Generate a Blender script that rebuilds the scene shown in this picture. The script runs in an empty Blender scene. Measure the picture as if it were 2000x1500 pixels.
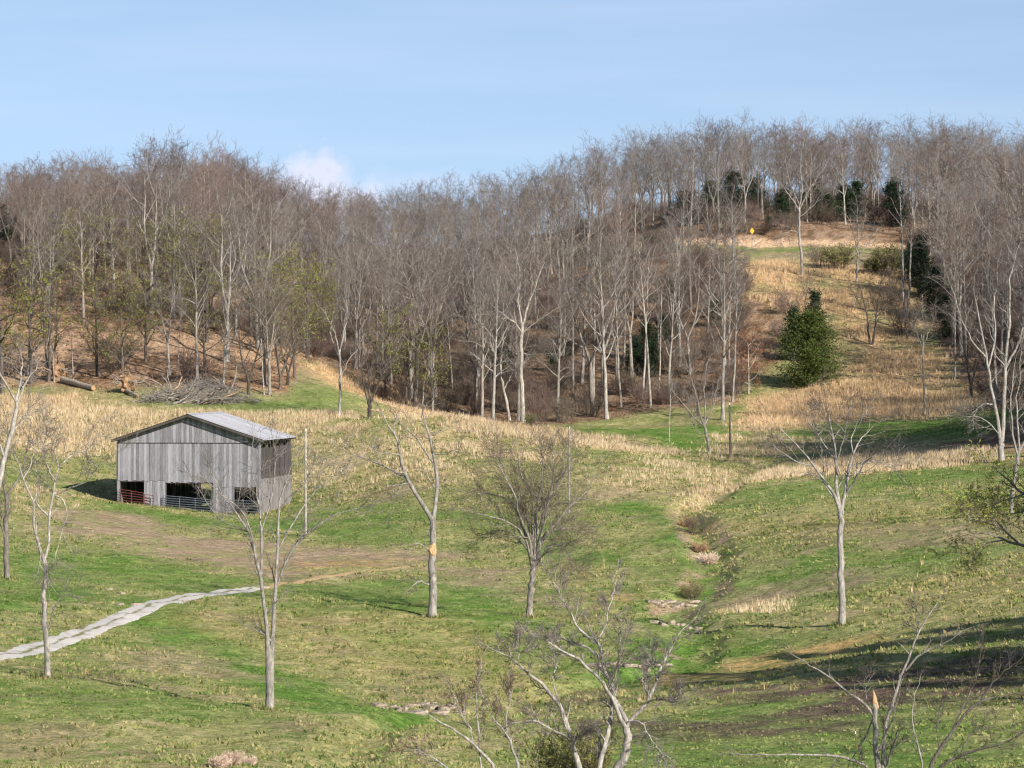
import bpy, math, random
import numpy as np

random.seed(7)
rng = np.random.default_rng(11)
scene = bpy.context.scene
COL = scene.collection
R = math.radians

# ------------------------------------------------------------------ camera
F, HZ, CZ = 8000.0, 710.0, 40.0        # focal length and horizon row in photo pixels, eye height in metres
cam_d = bpy.data.cameras.new('camera')
cam_d.sensor_width = 36.0
cam_d.lens = 36.0 * F / 2000.0
cam_d.shift_y = -(750.0 - HZ) / 2000.0
cam_d.clip_start = 1.0
cam_d.clip_end = 30000.0
cam = bpy.data.objects.new('camera', cam_d)
cam.location = (0, 0, CZ)
cam.rotation_euler = (R(90), 0, 0)
COL.objects.link(cam)
scene.camera = cam

# ------------------------------------------------------------------ light
SUN_AZ, SUN_EL = R(38), R(28)          # azimuth right of the direction behind the camera
sd = (math.sin(SUN_AZ) * math.cos(SUN_EL), -math.cos(SUN_AZ) * math.cos(SUN_EL), math.sin(SUN_EL))
sun_d = bpy.data.lights.new('sun', 'SUN')
sun_d.energy = 5.0
sun_d.angle = R(0.53)
sun_d.color = (1.0, 0.93, 0.83)
sun = bpy.data.objects.new('sun', sun_d)
import mathutils
sun.rotation_euler = mathutils.Vector(sd).to_track_quat('Z', 'Y').to_euler()
sun.location = (80, -80, 150)
COL.objects.link(sun)

world = bpy.data.worlds.new('World')
scene.world = world
world.use_nodes = True
nt = world.node_tree
nt.nodes.clear()
def N(t, tp, **kw):
    n = t.nodes.new(tp)
    for k, v in kw.items():
        setattr(n, k, v)
    return n
def math_node(t, op, a, b=None, c=None, clamp=False):
    n = N(t, 'ShaderNodeMath', operation=op)
    n.use_clamp = clamp
    for i, v in enumerate((a, b, c)):
        if v is None: continue
        if isinstance(v, (int, float)): n.inputs[i].default_value = v
        else: t.links.new(v, n.inputs[i])
    return n.outputs[0]
tc = N(nt, 'ShaderNodeTexCoord')
sep = N(nt, 'ShaderNodeSeparateXYZ')
nt.links.new(tc.outputs['Generated'], sep.inputs[0])
zl = math_node(nt, 'MULTIPLY_ADD', sep.outputs[2], 0.9, 0.13)      # clean winter air: the deep blue reaches low
comb = N(nt, 'ShaderNodeCombineXYZ')
nt.links.new(sep.outputs[0], comb.inputs[0]); nt.links.new(sep.outputs[1], comb.inputs[1]); nt.links.new(zl, comb.inputs[2])
sky = N(nt, 'ShaderNodeTexSky', sky_type='NISHITA')
sky.sun_disc = False
sky.sun_elevation = SUN_EL
sky.sun_rotation = math.pi - SUN_AZ
sky.altitude = 300
sky.air_density = 1.0
sky.dust_density = 0.3
sky.ozone_density = 1.5
nt.links.new(comb.outputs[0], sky.inputs[0])
# a small cumulus low over the ridge and thin high haze
uu = math_node(nt, 'DIVIDE', sep.outputs[0], math_node(nt, 'MAXIMUM', sep.outputs[1], 0.01))
vv = math_node(nt, 'DIVIDE', sep.outputs[2], math_node(nt, 'MAXIMUM', sep.outputs[1], 0.01))
cmb = N(nt, 'ShaderNodeCombineXYZ')
nt.links.new(uu, cmb.inputs[0]); nt.links.new(vv, cmb.inputs[1])
ns = N(nt, 'ShaderNodeTexNoise'); ns.inputs['Scale'].default_value = 170; ns.inputs['Detail'].default_value = 6
nt.links.new(cmb.outputs[0], ns.inputs['Vector'])
def blob(cu, cv, ru, rv, soft):
    du = math_node(nt, 'DIVIDE', math_node(nt, 'SUBTRACT', uu, cu), ru)
    dv = math_node(nt, 'DIVIDE', math_node(nt, 'SUBTRACT', vv, cv), rv)
    d2 = math_node(nt, 'ADD', math_node(nt, 'MULTIPLY', du, du), math_node(nt, 'MULTIPLY', dv, dv))
    e = math_node(nt, 'ADD', math_node(nt, 'SQRT', d2), math_node(nt, 'MULTIPLY', math_node(nt, 'SUBTRACT', ns.outputs[0], 0.5), 1.5))
    return math_node(nt, 'MULTIPLY', math_node(nt, 'SUBTRACT', 1.0, e), soft, clamp=True)
b1 = blob(-0.0485, 0.0415, 0.0135, 0.0115, 2.2)
b2 = blob(-0.0400, 0.0385, 0.0125, 0.0080, 2.0)
b3 = blob(-0.0200, 0.0440, 0.028, 0.0040, 0.7)
b4 = blob(-0.112, 0.0590, 0.016, 0.0016, 0.8)
mx = math_node(nt, 'MAXIMUM', b1, b2)
mx = math_node(nt, 'MULTIPLY', math_node(nt, 'MAXIMUM', mx, math_node(nt, 'MULTIPLY', b3, 0.4)), 0.75)
front = math_node(nt, 'GREATER_THAN', sep.outputs[1], 0.0)
mx = math_node(nt, 'MULTIPLY', mx, front)
mixc = N(nt, 'ShaderNodeMix', data_type='RGBA')
nt.links.new(mx, mixc.inputs['Factor'])
tint = N(nt, 'ShaderNodeMix', data_type='RGBA', blend_type='MULTIPLY')
tint.inputs['Factor'].default_value = 1.0
nt.links.new(sky.outputs[0], tint.inputs['A']); tint.inputs['B'].default_value = (1.06, .985, .985, 1)
SKY_TINT = tint
nt.links.new(tint.outputs['Result'], mixc.inputs['A'])
mixc.inputs['B'].default_value = (6.1, 6.05, 7.1, 1)
# streaky thin cirrus veil, very faint
mp = N(nt, 'ShaderNodeMapping'); mp.inputs['Scale'].default_value = (6, 60, 1)
nt.links.new(cmb.outputs[0], mp.inputs[0])
ns2 = N(nt, 'ShaderNodeTexNoise'); ns2.inputs['Scale'].default_value = 1.5; ns2.inputs['Detail'].default_value = 4
nt.links.new(mp.outputs[0], ns2.inputs['Vector'])
veil = math_node(nt, 'MULTIPLY', math_node(nt, 'SUBTRACT', ns2.outputs[0], 0.42), 0.55, clamp=True)
mix2 = N(nt, 'ShaderNodeMix', data_type='RGBA')
nt.links.new(veil, mix2.inputs['Factor']); nt.links.new(mixc.outputs['Result'], mix2.inputs['A'])
mix2.inputs['B'].default_value = (5.4, 6.2, 7.6, 1)
bg = N(nt, 'ShaderNodeBackground'); bg.inputs['Strength'].default_value = 0.091
out = N(nt, 'ShaderNodeOutputWorld')
nt.links.new(mix2.outputs['Result'], bg.inputs['Color']); nt.links.new(bg.outputs[0], out.inputs[0])

scene.view_settings.view_transform = 'Standard'
scene.view_settings.look = 'None'
scene.view_settings.exposure = 0.67
scene.view_settings.gamma = 1.0
scene.view_settings.use_curve_mapping = False
scene.render.engine = 'CYCLES'
scene.cycles.max_bounces = 5
scene.cycles.diffuse_bounces = 2
scene.cycles.glossy_bounces = 1
scene.cycles.transparent_max_bounces = 4
scene.cycles.use_adaptive_sampling = True
scene.cycles.adaptive_threshold = 0.02
scene.render.filter_size = 1.2
scene.cycles.filter_width = 1.2

# ------------------------------------------------------------------ helpers
def tag(o, label=None, cat=None, group=None, kind=None):
    if label: o['label'] = label
    if cat: o['category'] = cat
    if group: o['group'] = group
    if kind: o['kind'] = kind
    return o
def empty(name, loc, rz=0.0):
    o = bpy.data.objects.new(name, None)
    o.empty_display_size = 0.3
    o.location = loc; o.rotation_euler = (0, 0, rz)
    COL.objects.link(o)
    return o
def mesh_np(name, V, faces_list, mat, smooth=False, attr=None):
    """V (n,3); faces_list: list of int arrays (m,k)."""
    me = bpy.data.meshes.new(name)
    V = np.asarray(V, dtype=np.float32)
    me.vertices.add(len(V)); me.vertices.foreach_set('co', V.ravel())
    fl = [np.asarray(f, dtype=np.int32) for f in faces_list if len(f)]
    loops = np.concatenate([f.ravel() for f in fl])
    tot = np.concatenate([np.full(len(f), f.shape[1], dtype=np.int32) for f in fl])
    start = np.concatenate([[0], np.cumsum(tot)[:-1]]).astype(np.int32)
    me.loops.add(len(loops)); me.loops.foreach_set('vertex_index', loops)
    me.polygons.add(len(tot)); me.polygons.foreach_set('loop_start', start); me.polygons.foreach_set('loop_total', tot)
    me.polygons.foreach_set('use_smooth', np.full(len(tot), bool(smooth)))
    me.update(calc_edges=True)
    if attr is not None:
        for k, A in attr.items():
            a = me.attributes.new(k, 'FLOAT_COLOR', 'POINT')
            A4 = np.ones((len(V), 4), dtype=np.float32); A4[:, :3] = A
            a.data.foreach_set('color', A4.ravel())
    if mat is not None: me.materials.append(mat)
    return me
def link(name, me, parent=None, loc=None):
    o = bpy.data.objects.new(name, me)
    if loc is not None: o.location = loc
    COL.objects.link(o)
    if parent is not None: o.parent = parent
    return o

# value noise
def _h(ix, iy, s):
    n = (ix.astype(np.int64) * 374761393 + iy.astype(np.int64) * 668265263 + s * 974634777) & 0xffffffff
    n = ((n ^ (n >> 13)) * 1274126177) & 0xffffffff
    return ((n ^ (n >> 16)) & 0xffff) / 65535.0
def vnoise(x, y, s=0):
    ix = np.floor(x); iy = np.floor(y); fx = x - ix; fy = y - iy
    fx = fx * fx * (3 - 2 * fx); fy = fy * fy * (3 - 2 * fy)
    a = _h(ix, iy, s); b = _h(ix + 1, iy, s); c = _h(ix, iy + 1, s); d = _h(ix + 1, iy + 1, s)
    return (a * (1 - fx) + b * fx) * (1 - fy) + (c * (1 - fx) + d * fx) * fy
def fbm(x, y, scale, s=0, o=4):
    v = 0; a = 0.5; t = 0
    for i in range(o):
        v = v + a * vnoise(x / scale * 2 ** i + 13.7 * i, y / scale * 2 ** i + 7.1 * i, s + i); t += a; a *= 0.55
    return v / t
def sstep(a, b, x):
    t = np.clip((x - a) / (b - a), 0, 1)
    return t * t * (3 - 2 * t)

# ------------------------------------------------------------------ terrain
COLS = {
 -500: [(1450,165),(1200,215),(1000,285),(850,350),(740,400),(600,435),(500,480),(430,560)],
    0: [(1500,165),(1320,195),(1130,250),(1000,305),(900,355),(800,400),(750,425),(680,438),(600,460),(530,490),(480,540)],
  300: [(1500,155),(1400,180),(1200,235),(1100,278),(1040,312),(993,338),(965,352),(900,376),(800,402),(765,415),(700,430),(620,452),(540,488),(490,545)],
  600: [(1500,150),(1390,187),(1200,238),(1100,284),(1050,310),(1000,340),(978,352),(920,368),(800,400),(740,420),(700,440),(690,470),(620,490),(540,535),(505,590)],
  900: [(1500,150),(1390,202),(1200,240),(1100,280),(1000,315),(900,345),(815,385),(806,436),(720,470),(620,505),(540,560),(512,610)],
 1100: [(1500,155),(1380,205),(1250,235),(1100,285),(1000,315),(900,350),(862,370),(840,410),(800,440),(700,470),(600,500),(520,540),(490,590)],
 1300: [(1500,165),(1300,228),(1200,258),(1100,292),(1000,322),(900,365),(850,402),(800,438),(700,468),(600,496),(505,522),(489,533),(482,540),(463,545),(430,580),(410,625)],
 1500: [(1500,160),(1350,200),(1200,240),(1100,270),(1000,302),(925,345),(890,380),(850,405),(780,440),(700,465),(600,490),(505,522),(489,533),(482,540),(463,545),(425,575),(405,620)],
 1700: [(1500,160),(1300,205),(1200,232),(1100,262),(1000,292),(920,330),(870,375),(820,420),(700,460),(600,486),(505,522),(489,533),(482,540),(463,545),(430,575),(405,620)],
 1900: [(1500,155),(1300,200),(1200,225),(1100,255),(1000,285),(920,322),(870,365),(815,405),(740,440),(650,468),(560,496),(480,545),(430,600)],
 2100: [(1500,150),(1300,193),(1100,243),(950,298),(880,330),(820,355),(740,400),(650,445),(560,490),(480,550)],
 2600: [(1400,150),(1200,188),(1000,232),(850,285),(740,330),(620,390),(540,460),(470,560)],
}
cp = []
for px, lst in COLS.items():
    for py, D in lst:
        cp.append(((px - 1000) / F * D, D, CZ - (py - HZ) / F * D))
cp += [(x, 20, 36.5) for x in (-60, 0, 60)] + [(x, 80, 30.3) for x in (-70, -25, 25, 70)] + [(x, 118, 26.6) for x in (-60, -20, 20, 60)]
# hollow behind the low spur
for px, D, z in ((900, 405, 33.6), (1000, 400, 32.6), (1100, 388, 32.0), (1250, 385, 31.6), (760, 430, 35.2)):
    cp.append(((px - 1000) / F * D, D, z))
cp += [(x, 760, 46) for x in (-260, -120, 0, 120, 260)] + [(x, 1000, 34) for x in (-400, -150, 150, 400)]
cp += [(-260, 200, 27), (-300, 420, 38), (300, 200, 36), (300, 420, 50), (-150, 40, 34), (150, 40, 37), (-400, 700, 45), (400, 700, 48)]
cp = np.array(cp, dtype=float)
S = 100.0
def tps_U(r2):
    return 0.5 * r2 * np.log(np.maximum(r2, 1e-12))
P2 = cp[:, :2] / S
n = len(cp)
K = tps_U(((P2[:, None] - P2[None]) ** 2).sum(-1)) + np.eye(n) * 0.0015
Pm = np.c_[np.ones(n), P2]
A = np.zeros((n + 3, n + 3)); A[:n, :n] = K; A[:n, n:] = Pm; A[n:, :n] = Pm.T
W = np.linalg.solve(A, np.r_[cp[:, 2], 0, 0, 0])
def tps(x, y):
    x = np.asarray(x, float); y = np.asarray(y, float); sh = x.shape
    x = x.ravel() / S; y = y.ravel() / S
    out = np.empty(len(x))
    for i in range(0, len(x), 20000):
        xs, ys = x[i:i + 20000], y[i:i + 20000]
        r2 = (xs[:, None] - P2[None, :, 0]) ** 2 + (ys[:, None] - P2[None, :, 1]) ** 2
        out[i:i + 20000] = tps_U(r2) @ W[:n] + W[n] + W[n + 1] * xs + W[n + 2] * ys
    return out.reshape(sh)
GULLY_PX = [(1490, 905, 0), (1400, 960, .0), (1330, 1000, .0), (1375, 1045, 0), (1400, 1090, 0), (1375, 1160, 0), (1310, 1185, 0), (1370, 1240, 0),
            (1330, 1300, 0), (1220, 1315, 0), (1050, 1350, 0), (900, 1395, 0), (760, 1402, 0), (560, 1500, 0)]
gully = None
def seg_dist(x, y, poly):
    d = np.full(x.shape, 1e9)
    for (ax, ay), (bx, by) in zip(poly[:-1], poly[1:]):
        vx, vy = bx - ax, by - ay
        t = np.clip(((x - ax) * vx + (y - ay) * vy) / (vx * vx + vy * vy + 1e-9), 0, 1)
        d = np.minimum(d, np.hypot(x - ax - t * vx, y - ay - t * vy))
    return d
def zf(x, y):
    x = np.asarray(x, float); y = np.asarray(y, float)
    z = tps(x, y)
    far = sstep(900, 1600, np.hypot(x, y))
    z = z * (1 - far) + (25 + 14 * fbm(x, y, 900, 40)) * far
    z = z + (fbm(x, y, 14, 3) - 0.5) * 0.9 + (fbm(x, y + x * 0.4, 3.2, 5, 3) - 0.5) * 0.26 + (fbm(x, y, 1.1, 8, 2) - 0.5) * 0.16
    if gully is not None:
        near = (y > 140) & (y < 400)
        dd = np.full(x.shape, 1e9)
        if x.ndim: 
            if near.any(): dd[near] = seg_dist(x[near], y[near], gully)
        elif near: dd = seg_dist(x[None], y[None], gully)[0]
        dd = dd + (fbm(x, y, 3.5, 9, 2) - 0.5) * 1.2
        z = z - 0.65 * (1 - sstep(0.2, 2.2, dd))
    return z
DM = np.concatenate([np.arange(90, 700, 1.5)])
def hit(px, py, dmin=90, dmax=700):
    """World point of the ground seen at a photo pixel."""
    D = DM[(DM >= dmin) & (DM <= dmax)]
    x = (px - 1000) / F * D
    g = zf(x, D) - (CZ - (py - HZ) / F * D)
    s = np.where(g > 0)[0]
    if len(s) == 0:
        i = int(np.argmax(g)); return (float(x[i]), float(D[i]), float(zf(x[i], D[i])))
    i = s[0]
    d = D[i] if i == 0 else D[i - 1] + (D[i] - D[i - 1]) * (-g[i - 1]) / (g[i] - g[i - 1])
    xx = (px - 1000) / F * d
    return (float(xx), float(d), float(zf(np.float64(xx), np.float64(d))))
gp = [hit(a, b)[:2] for a, b, _ in GULLY_PX]
gully = gp

def poly_w(px_poly):
    return np.array([hit(a, b)[:2] for a, b in px_poly])
def sdist(x, y, P):
    """positive inside"""
    d = np.full(x.shape, 1e9); ins = np.zeros(x.shape, bool); k = len(P)
    for i in range(k):
        ax, ay = P[i]; bx, by = P[(i + 1) % k]
        vx, vy = bx - ax, by - ay
        t = np.clip(((x - ax) * vx + (y - ay) * vy) / (vx * vx + vy * vy + 1e-9), 0, 1)
        d = np.minimum(d, np.hypot(x - ax - t * vx, y - ay - t * vy))
        c = ((ay > y) != (by > y)) & (x < (bx - ax) * (y - ay) / (by - ay + 1e-12) + ax)
        ins ^= c
    return np.where(ins, d, -d)
def weight(x, y, P, soft, seed):
    out = np.zeros(x.shape)
    m = 2.5 * soft + 2
    b = (x > P[:, 0].min() - m) & (x < P[:, 0].max() + m) & (y > P[:, 1].min() - m) & (y < P[:, 1].max() + m)
    if b.any():
        xs, ys = x[b], y[b]
        d = sdist(xs, ys, P) + (fbm(xs, ys, soft * 2.2, seed) - 0.5) * soft * 4
        out[b] = sstep(-soft, soft, d)
    return out
# kind, softness, strength, polygon in photo pixels on the ground
REG = [
 ('g', 4, .65, [(0,722),(110,725),(250,768),(480,795),(640,800),(760,790),(700,738),(640,716),(600,740),(540,780),(300,775),(100,748)]),
 ('g', 1.6, .95, [(230,1160),(330,1165),(430,1240),(560,1300),(720,1385),(880,1395),(900,1420),(740,1425),(600,1390),(400,1300),(270,1230)]),
 ('g', 3, .9, [(1040,832),(1350,828),(1460,820),(1490,880),(1400,892),(1280,885),(1130,855)]),
 ('g', 2.5, .8, [(380,1005),(560,1012),(760,1030),(1000,1085),(900,1075),(640,1050),(500,1040)]),
 ('g', 2.5, .7, [(560,985),(760,990),(1000,1010),(1200,1060),(1330,1130),(1200,1110),(1000,1060),(700,1020)]),
 ('g', 1.6, .95, [(1190,960),(1300,1000),(1385,1060),(1400,1180),(1390,1310),(1250,1345),(1130,1330),(1280,1210),(1340,1130),(1280,1040)]),
 ('g', 2, .75, [(560,1140),(760,1130),(1000,1140),(1080,1230),(960,1240),(760,1190),(600,1165)]),
 ('g', 2.5, .65, [(1380,985),(1600,940),(1920,908),(2100,905),(2100,925),(1700,960),(1500,990)]),
 ('g', 3, .6, [(1380,1160),(1560,1090),(1900,1050),(2000,1060),(1950,1090),(1600,1180),(1480,1200)]),
 ('g', 4, .75, [(1150,1400),(1500,1345),(1700,1350),(2050,1400),(2050,1520),(1150,1520)]),
 ('g', 3, .8, [(0,1085),(200,1070),(350,1085),(560,1140),(460,1165),(300,1150),(0,1180)]),
 ('g', 3, .5, [(0,1330),(200,1330),(500,1390),(520,1420),(200,1400),(0,1390)]),
 ('g', 3, .6, [(1330,1290),(1600,1240),(1560,1280),(1380,1330)]),
 ('g', 3, .8, [(1560,830),(1700,815),(1950,790),(2000,830),(1900,870),(1640,890),(1480,920)]),
 ('g', 2.5, .8, [(200,985),(330,1000),(560,1015),(560,1035),(400,1030),(240,1003)]),
 ('b', 2.5, .85, [(555,704),(612,712),(655,742),(610,752),(540,764)]),
 ('t', 4, 1, [(-50,760),(120,778),(400,803),(640,812),(720,835),(600,850),(240,855),(230,885),(-50,870)]),
 ('t', 4, .62, [(600,850),(900,870),(1000,920),(900,965),(700,975),(600,955)]),
 ('t', 3, 1, [(560,690),(620,700),(700,745),(870,793),(1010,830),(1300,880),(1300,897),(1050,868),(860,835),(740,800),(660,745)]),
 ('t', 3, .9, [(840,822),(1060,868),(1060,900),(800,880)]),
 ('t', 3, .55, [(1150,900),(1320,900),(1480,930),(1300,985),(1130,960)]),
 ('t', 1.6, 1.15, [(1325,1000),(1335,968),(1480,930),(1600,903),(1800,878),(1945,876),(1940,905),(1700,925),(1550,935),(1420,968)]),
 ('t', 3, 1, [(1430,500),(1560,513),(1620,560),(1740,620),(1800,690),(1900,770),(1890,800),(1700,820),(1450,840),(1430,790),(1530,755),(1640,740),(1640,640),(1520,600),(1450,560)]),
 ('t', 2.5, .7, [(1380,850),(1480,845),(1600,860),(1480,905),(1380,900)]),
 ('y', 2.5, .6, [(1330,990),(1450,1005),(1700,990),(1950,980),(1900,1020),(1600,1050),(1350,1050)]),
 ('t', 1.2, .6, [(1430,1183),(1530,1165),(1540,1195),(1410,1200)]),
 ('t', 3, .6, [(0,1000),(0,930),(120,960),(120,985)]),
 ('y', 4, .6, [(1750,1130),(2050,1090),(2050,1210),(1850,1215)]),
 ('y', 3, .6, [(300,1200),(500,1180),(900,1200),(1000,1330),(700,1330),(520,1270)]),
 ('b', 3, .95, [(60,995),(230,998),(430,1045),(560,1062),(760,1072),(880,1085),(860,1100),(700,1112),(560,1128),(450,1118),(300,1062),(90,1035)]),
 ('b', 2, .8, [(860,1112),(1000,1112),(1090,1190),(980,1165)]),
 ('b', 2, .7, [(1100,1170),(1250,1215),(1270,1240),(1130,1210)]),
 ('b', 2.5, .8, [(1370,1175),(1500,1130),(1720,1112),(1640,1145),(1450,1190)]),
 ('b', 2.5, .6, [(1560,1020),(1850,1010),(2050,1040),(2050,1055),(1700,1060)]),
 ('b', 3, .7, [(1120,950),(1260,955),(1260,975),(1120,975)]),
 ('b', 2.5, .6, [(1460,900),(1560,860),(1800,850),(1900,860),(1700,900),(1560,915)]),
 ('b', 2, .6, [(330,1260),(480,1300),(560,1340),(300,1310),(200,1270)]),
 ('o', 1.4, .9, [(1130,1140),(1240,1165),(1270,1185),(1180,1180)]),
 ('o', 2, .8, [(1250,1345),(1500,1265),(1740,1235),(1700,1260),(1450,1330)]),
 ('o', 2, .7, [(560,1100),(760,1088),(850,1093),(700,1108),(560,1128)]),
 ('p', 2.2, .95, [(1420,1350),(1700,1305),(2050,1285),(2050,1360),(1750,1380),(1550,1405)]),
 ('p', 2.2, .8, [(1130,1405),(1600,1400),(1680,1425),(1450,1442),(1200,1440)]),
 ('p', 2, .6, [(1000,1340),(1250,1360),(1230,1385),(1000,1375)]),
 ('c', 1.2, 1, [(1200,486),(1300,469),(1500,464),(1700,473),(1830,484),(1800,490),(1500,482),(1300,484)]),
 ('t', 3, 1, [(1740,560),(1800,640),(1850,700),(1960,790),(1880,810),(1780,690),(1700,600)]),
 ('b', 3, .8, [(1450,492),(1800,500),(1790,540),(1600,520),(1450,505)]),
 ('l', 2, 1, [(1150,490),(1300,478),(1500,470),(1700,476),(1850,486),(2050,490),(2050,415),(1700,412),(1500,415),(1150,440)]),
 ('t', 3, .9, [(1440,498),(1560,506),(1760,520),(1800,600),(1780,640),(1700,600),(1600,550),(1450,540)]),
 ('l', 3, .45, [(1640,640),(1760,680),(1860,760),(1700,740),(1600,790),(1500,800),(1640,745)]),
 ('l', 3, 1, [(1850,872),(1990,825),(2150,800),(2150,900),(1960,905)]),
]
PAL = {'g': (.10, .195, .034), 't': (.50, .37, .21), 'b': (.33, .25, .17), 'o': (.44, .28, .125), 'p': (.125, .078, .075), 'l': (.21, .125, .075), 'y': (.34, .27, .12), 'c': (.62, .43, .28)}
REGW = [(k, s, a, poly_w(P), 60 + i) for i, (k, s, a, P) in enumerate(REG)]
EDGE_PX = [(-500,745),(-150,748),(0,752),(100,742),(200,752),(330,762),(430,768),(560,772),(585,712),(640,712)]
EDGE = [hit(a, b) for a, b in EDGE_PX]
# woodland edge in polar form: bearing x/y -> distance
EB = [(e[0] / e[1], e[1]) for e in EDGE]
EB += [((px - 1000) / F, D) for px, D in ((700, 436), (850, 420), (980, 412), (1060, 422), (1180, 432), (1300, 440), (1440, 440), (1460, 455), (1530, 462))]
EB += [((px - 1000) / F, D) for px, D in ((1560, 556), (1750, 552), (1780, 500), (1860, 450), (1900, 424), (1960, 395), (2050, 372), (2300, 350), (2700, 330))]
EB = sorted(EB)
eu = np.array([e[0] for e in EB]); eD = np.array([e[1] for e in EB])
MEADOW = poly_w([(1425,485),(1560,475),(1780,478),(1765,520),(1762,600),(1800,690),(1905,770),(1890,800),(1700,820),(1450,840),(1440,800),(1530,765),(1640,745),(1650,640),(1560,605),(1450,565)])
ROADC = np.array([hit(px, py)[:2] for px, py in ((1100,487),(1250,480),(1400,478),(1560,481),(1700,487),(1800,492))])
def wood(x, y):
    """metres inside the woodland (positive) for each point"""
    u = x / np.maximum(y, 1)
    d = y - np.interp(u, eu, eD)
    d = np.minimum(d, -sdist(x, y, MEADOW))
    d = np.minimum(d, seg_dist(x, y, ROADC) - 6.0)
    return d
def masks(x, y):
    w = {k: np.zeros(x.shape) for k in PAL}
    for k, s, a, P, seed in REGW:
        w[k] = np.maximum(w[k], a * weight(x, y, P, s, seed))
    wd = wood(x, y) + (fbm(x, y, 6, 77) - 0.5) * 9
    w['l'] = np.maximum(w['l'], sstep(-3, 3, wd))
    return w
def ground_color(x, y, w=None):
    if w is None: w = masks(x, y)
    w = dict(w); gd = seg_dist(x, y, gully) + (fbm(x, y, 2.5, 9) - 0.5) * 1.6; bank = (1 - sstep(.3, .9, np.abs(gd - 1.1))) * sstep(.45, .6, fbm(x, y, 5, 171)) * (y > 232); w['b'] = np.maximum(w['b'], bank)
    olive = np.array((.275, .27, .115)); grn = np.array((.15, .21, .055)); straw = np.array((.46, .37, .215)); brn = np.array((.26, .20, .13))
    n1 = fbm(x, y, 11, 21)[:, None]; n2 = fbm(x, y * 0.8, 2.4, 25)[:, None]; n3 = fbm(x, y, .8, 29, 2)[:, None]
    c = olive + (grn - olive) * sstep(.46, .66, n1 * .5 + n2 * .5)
    c = c + (straw - c) * (sstep(.50, .70, n2 * .5 + n3 * .5) * .6)
    c = c + (brn - c) * (sstep(.60, .72, fbm(x, y, 5, 33))[:, None] * .5)
    def lay(c, k, m=1.0):
        ww = np.clip(w[k], 0, 1)[:, None] * m
        return c + (np.array(PAL[k]) * (.78 + .44 * n3) - c) * ww
    c = lay(c, 'g', .6 + .4 * sstep(.3, .55, n2))
    c = lay(c, 'b', .35 + .65 * sstep(.36, .54, n2))
    c = lay(c, 'o', .25 + .75 * sstep(.40, .56, n3))
    c = lay(c, 'y', .3 + .5 * sstep(.38, .6, n2))
    c = lay(c, 'c')
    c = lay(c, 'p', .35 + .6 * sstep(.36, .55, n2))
    c = lay(c, 't', .42 + .35 * sstep(.35, .6, n2) + .35 * sstep(395, 430, y)[:, None])
    c = c * (1 + (np.array((.03, -.06, -.13))) * (np.clip(w['t'], 0, 1) * sstep(395, 430, y))[:, None])
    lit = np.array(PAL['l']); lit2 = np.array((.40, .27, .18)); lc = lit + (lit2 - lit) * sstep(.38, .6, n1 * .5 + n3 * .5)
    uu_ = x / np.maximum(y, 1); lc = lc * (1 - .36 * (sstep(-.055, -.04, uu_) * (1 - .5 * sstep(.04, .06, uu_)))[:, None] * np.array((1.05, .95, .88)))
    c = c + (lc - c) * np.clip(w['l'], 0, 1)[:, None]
    c = lay(c, 'c')
    c = c * (.86 + .28 * n3)
    return np.clip(c, 0.01, 0.8)

us = np.unique(np.concatenate([np.linspace(-.155, .155, 470), -np.geomspace(.155, 3.0, 46), np.geomspace(.155, 3.0, 46)]))
ys = np.concatenate([np.geomspace(8, 120, 50)[:-1], np.geomspace(120, 420, 620)[:-1], np.geomspace(420, 640, 150), np.geomspace(640, 9000, 60)[1:]])
UU, YY = np.meshgrid(us, ys)
XX = UU * YY
ZZ = zf(XX.ravel(), YY.ravel())
V = np.c_[XX.ravel(), YY.ravel(), ZZ]
nu = len(us); ny = len(ys)
ii = (np.arange(ny - 1)[:, None] * nu + np.arange(nu - 1)[None]).ravel()
Fq = np.c_[ii, ii + 1, ii + 1 + nu, ii + nu]
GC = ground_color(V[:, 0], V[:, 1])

def new_mat(name, rough=0.9, spec=0.2):
    m = bpy.data.materials.new(name); m.use_nodes = True
    t = m.node_tree; b = t.nodes['Principled BSDF']
    b.inputs['Roughness'].default_value = rough
    b.inputs['Specular IOR Level'].default_value = spec
    return m, t, b
def ramp(t, fac, stops):
    r = N(t, 'ShaderNodeValToRGB')
    while len(r.color_ramp.elements) > 1: r.color_ramp.elements.remove(r.color_ramp.elements[-1])
    r.color_ramp.elements[0].position = stops[0][0]; r.color_ramp.elements[0].color = (*stops[0][1], 1)
    for p, c in stops[1:]:
        e = r.color_ramp.elements.new(p); e.color = (*c, 1)
    t.links.new(fac, r.inputs[0])
    return r.outputs[0]
def noise(t, scale, detail=4, vec=None, rough=0.6):
    n = N(t, 'ShaderNodeTexNoise'); n.inputs['Scale'].default_value = scale; n.inputs['Detail'].default_value = detail; n.inputs['Roughness'].default_value = rough
    if vec is not None: t.links.new(vec, n.inputs['Vector'])
    return n.outputs[0]
def mapped(t, scale, coord='Object'):
    tcn = N(t, 'ShaderNodeTexCoord'); m = N(t, 'ShaderNodeMapping'); m.inputs['Scale'].default_value = scale
    t.links.new(tcn.outputs[coord], m.inputs[0]); return m.outputs[0]
def mul(t, a, b, fac=1.0):
    m = N(t, 'ShaderNodeMix', data_type='RGBA', blend_type='MULTIPLY'); m.inputs['Factor'].default_value = fac
    t.links.new(a, m.inputs['A'])
    if isinstance(b, tuple): m.inputs['B'].default_value = (*b, 1)
    else: t.links.new(b, m.inputs['B'])
    return m.outputs['Result']
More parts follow.
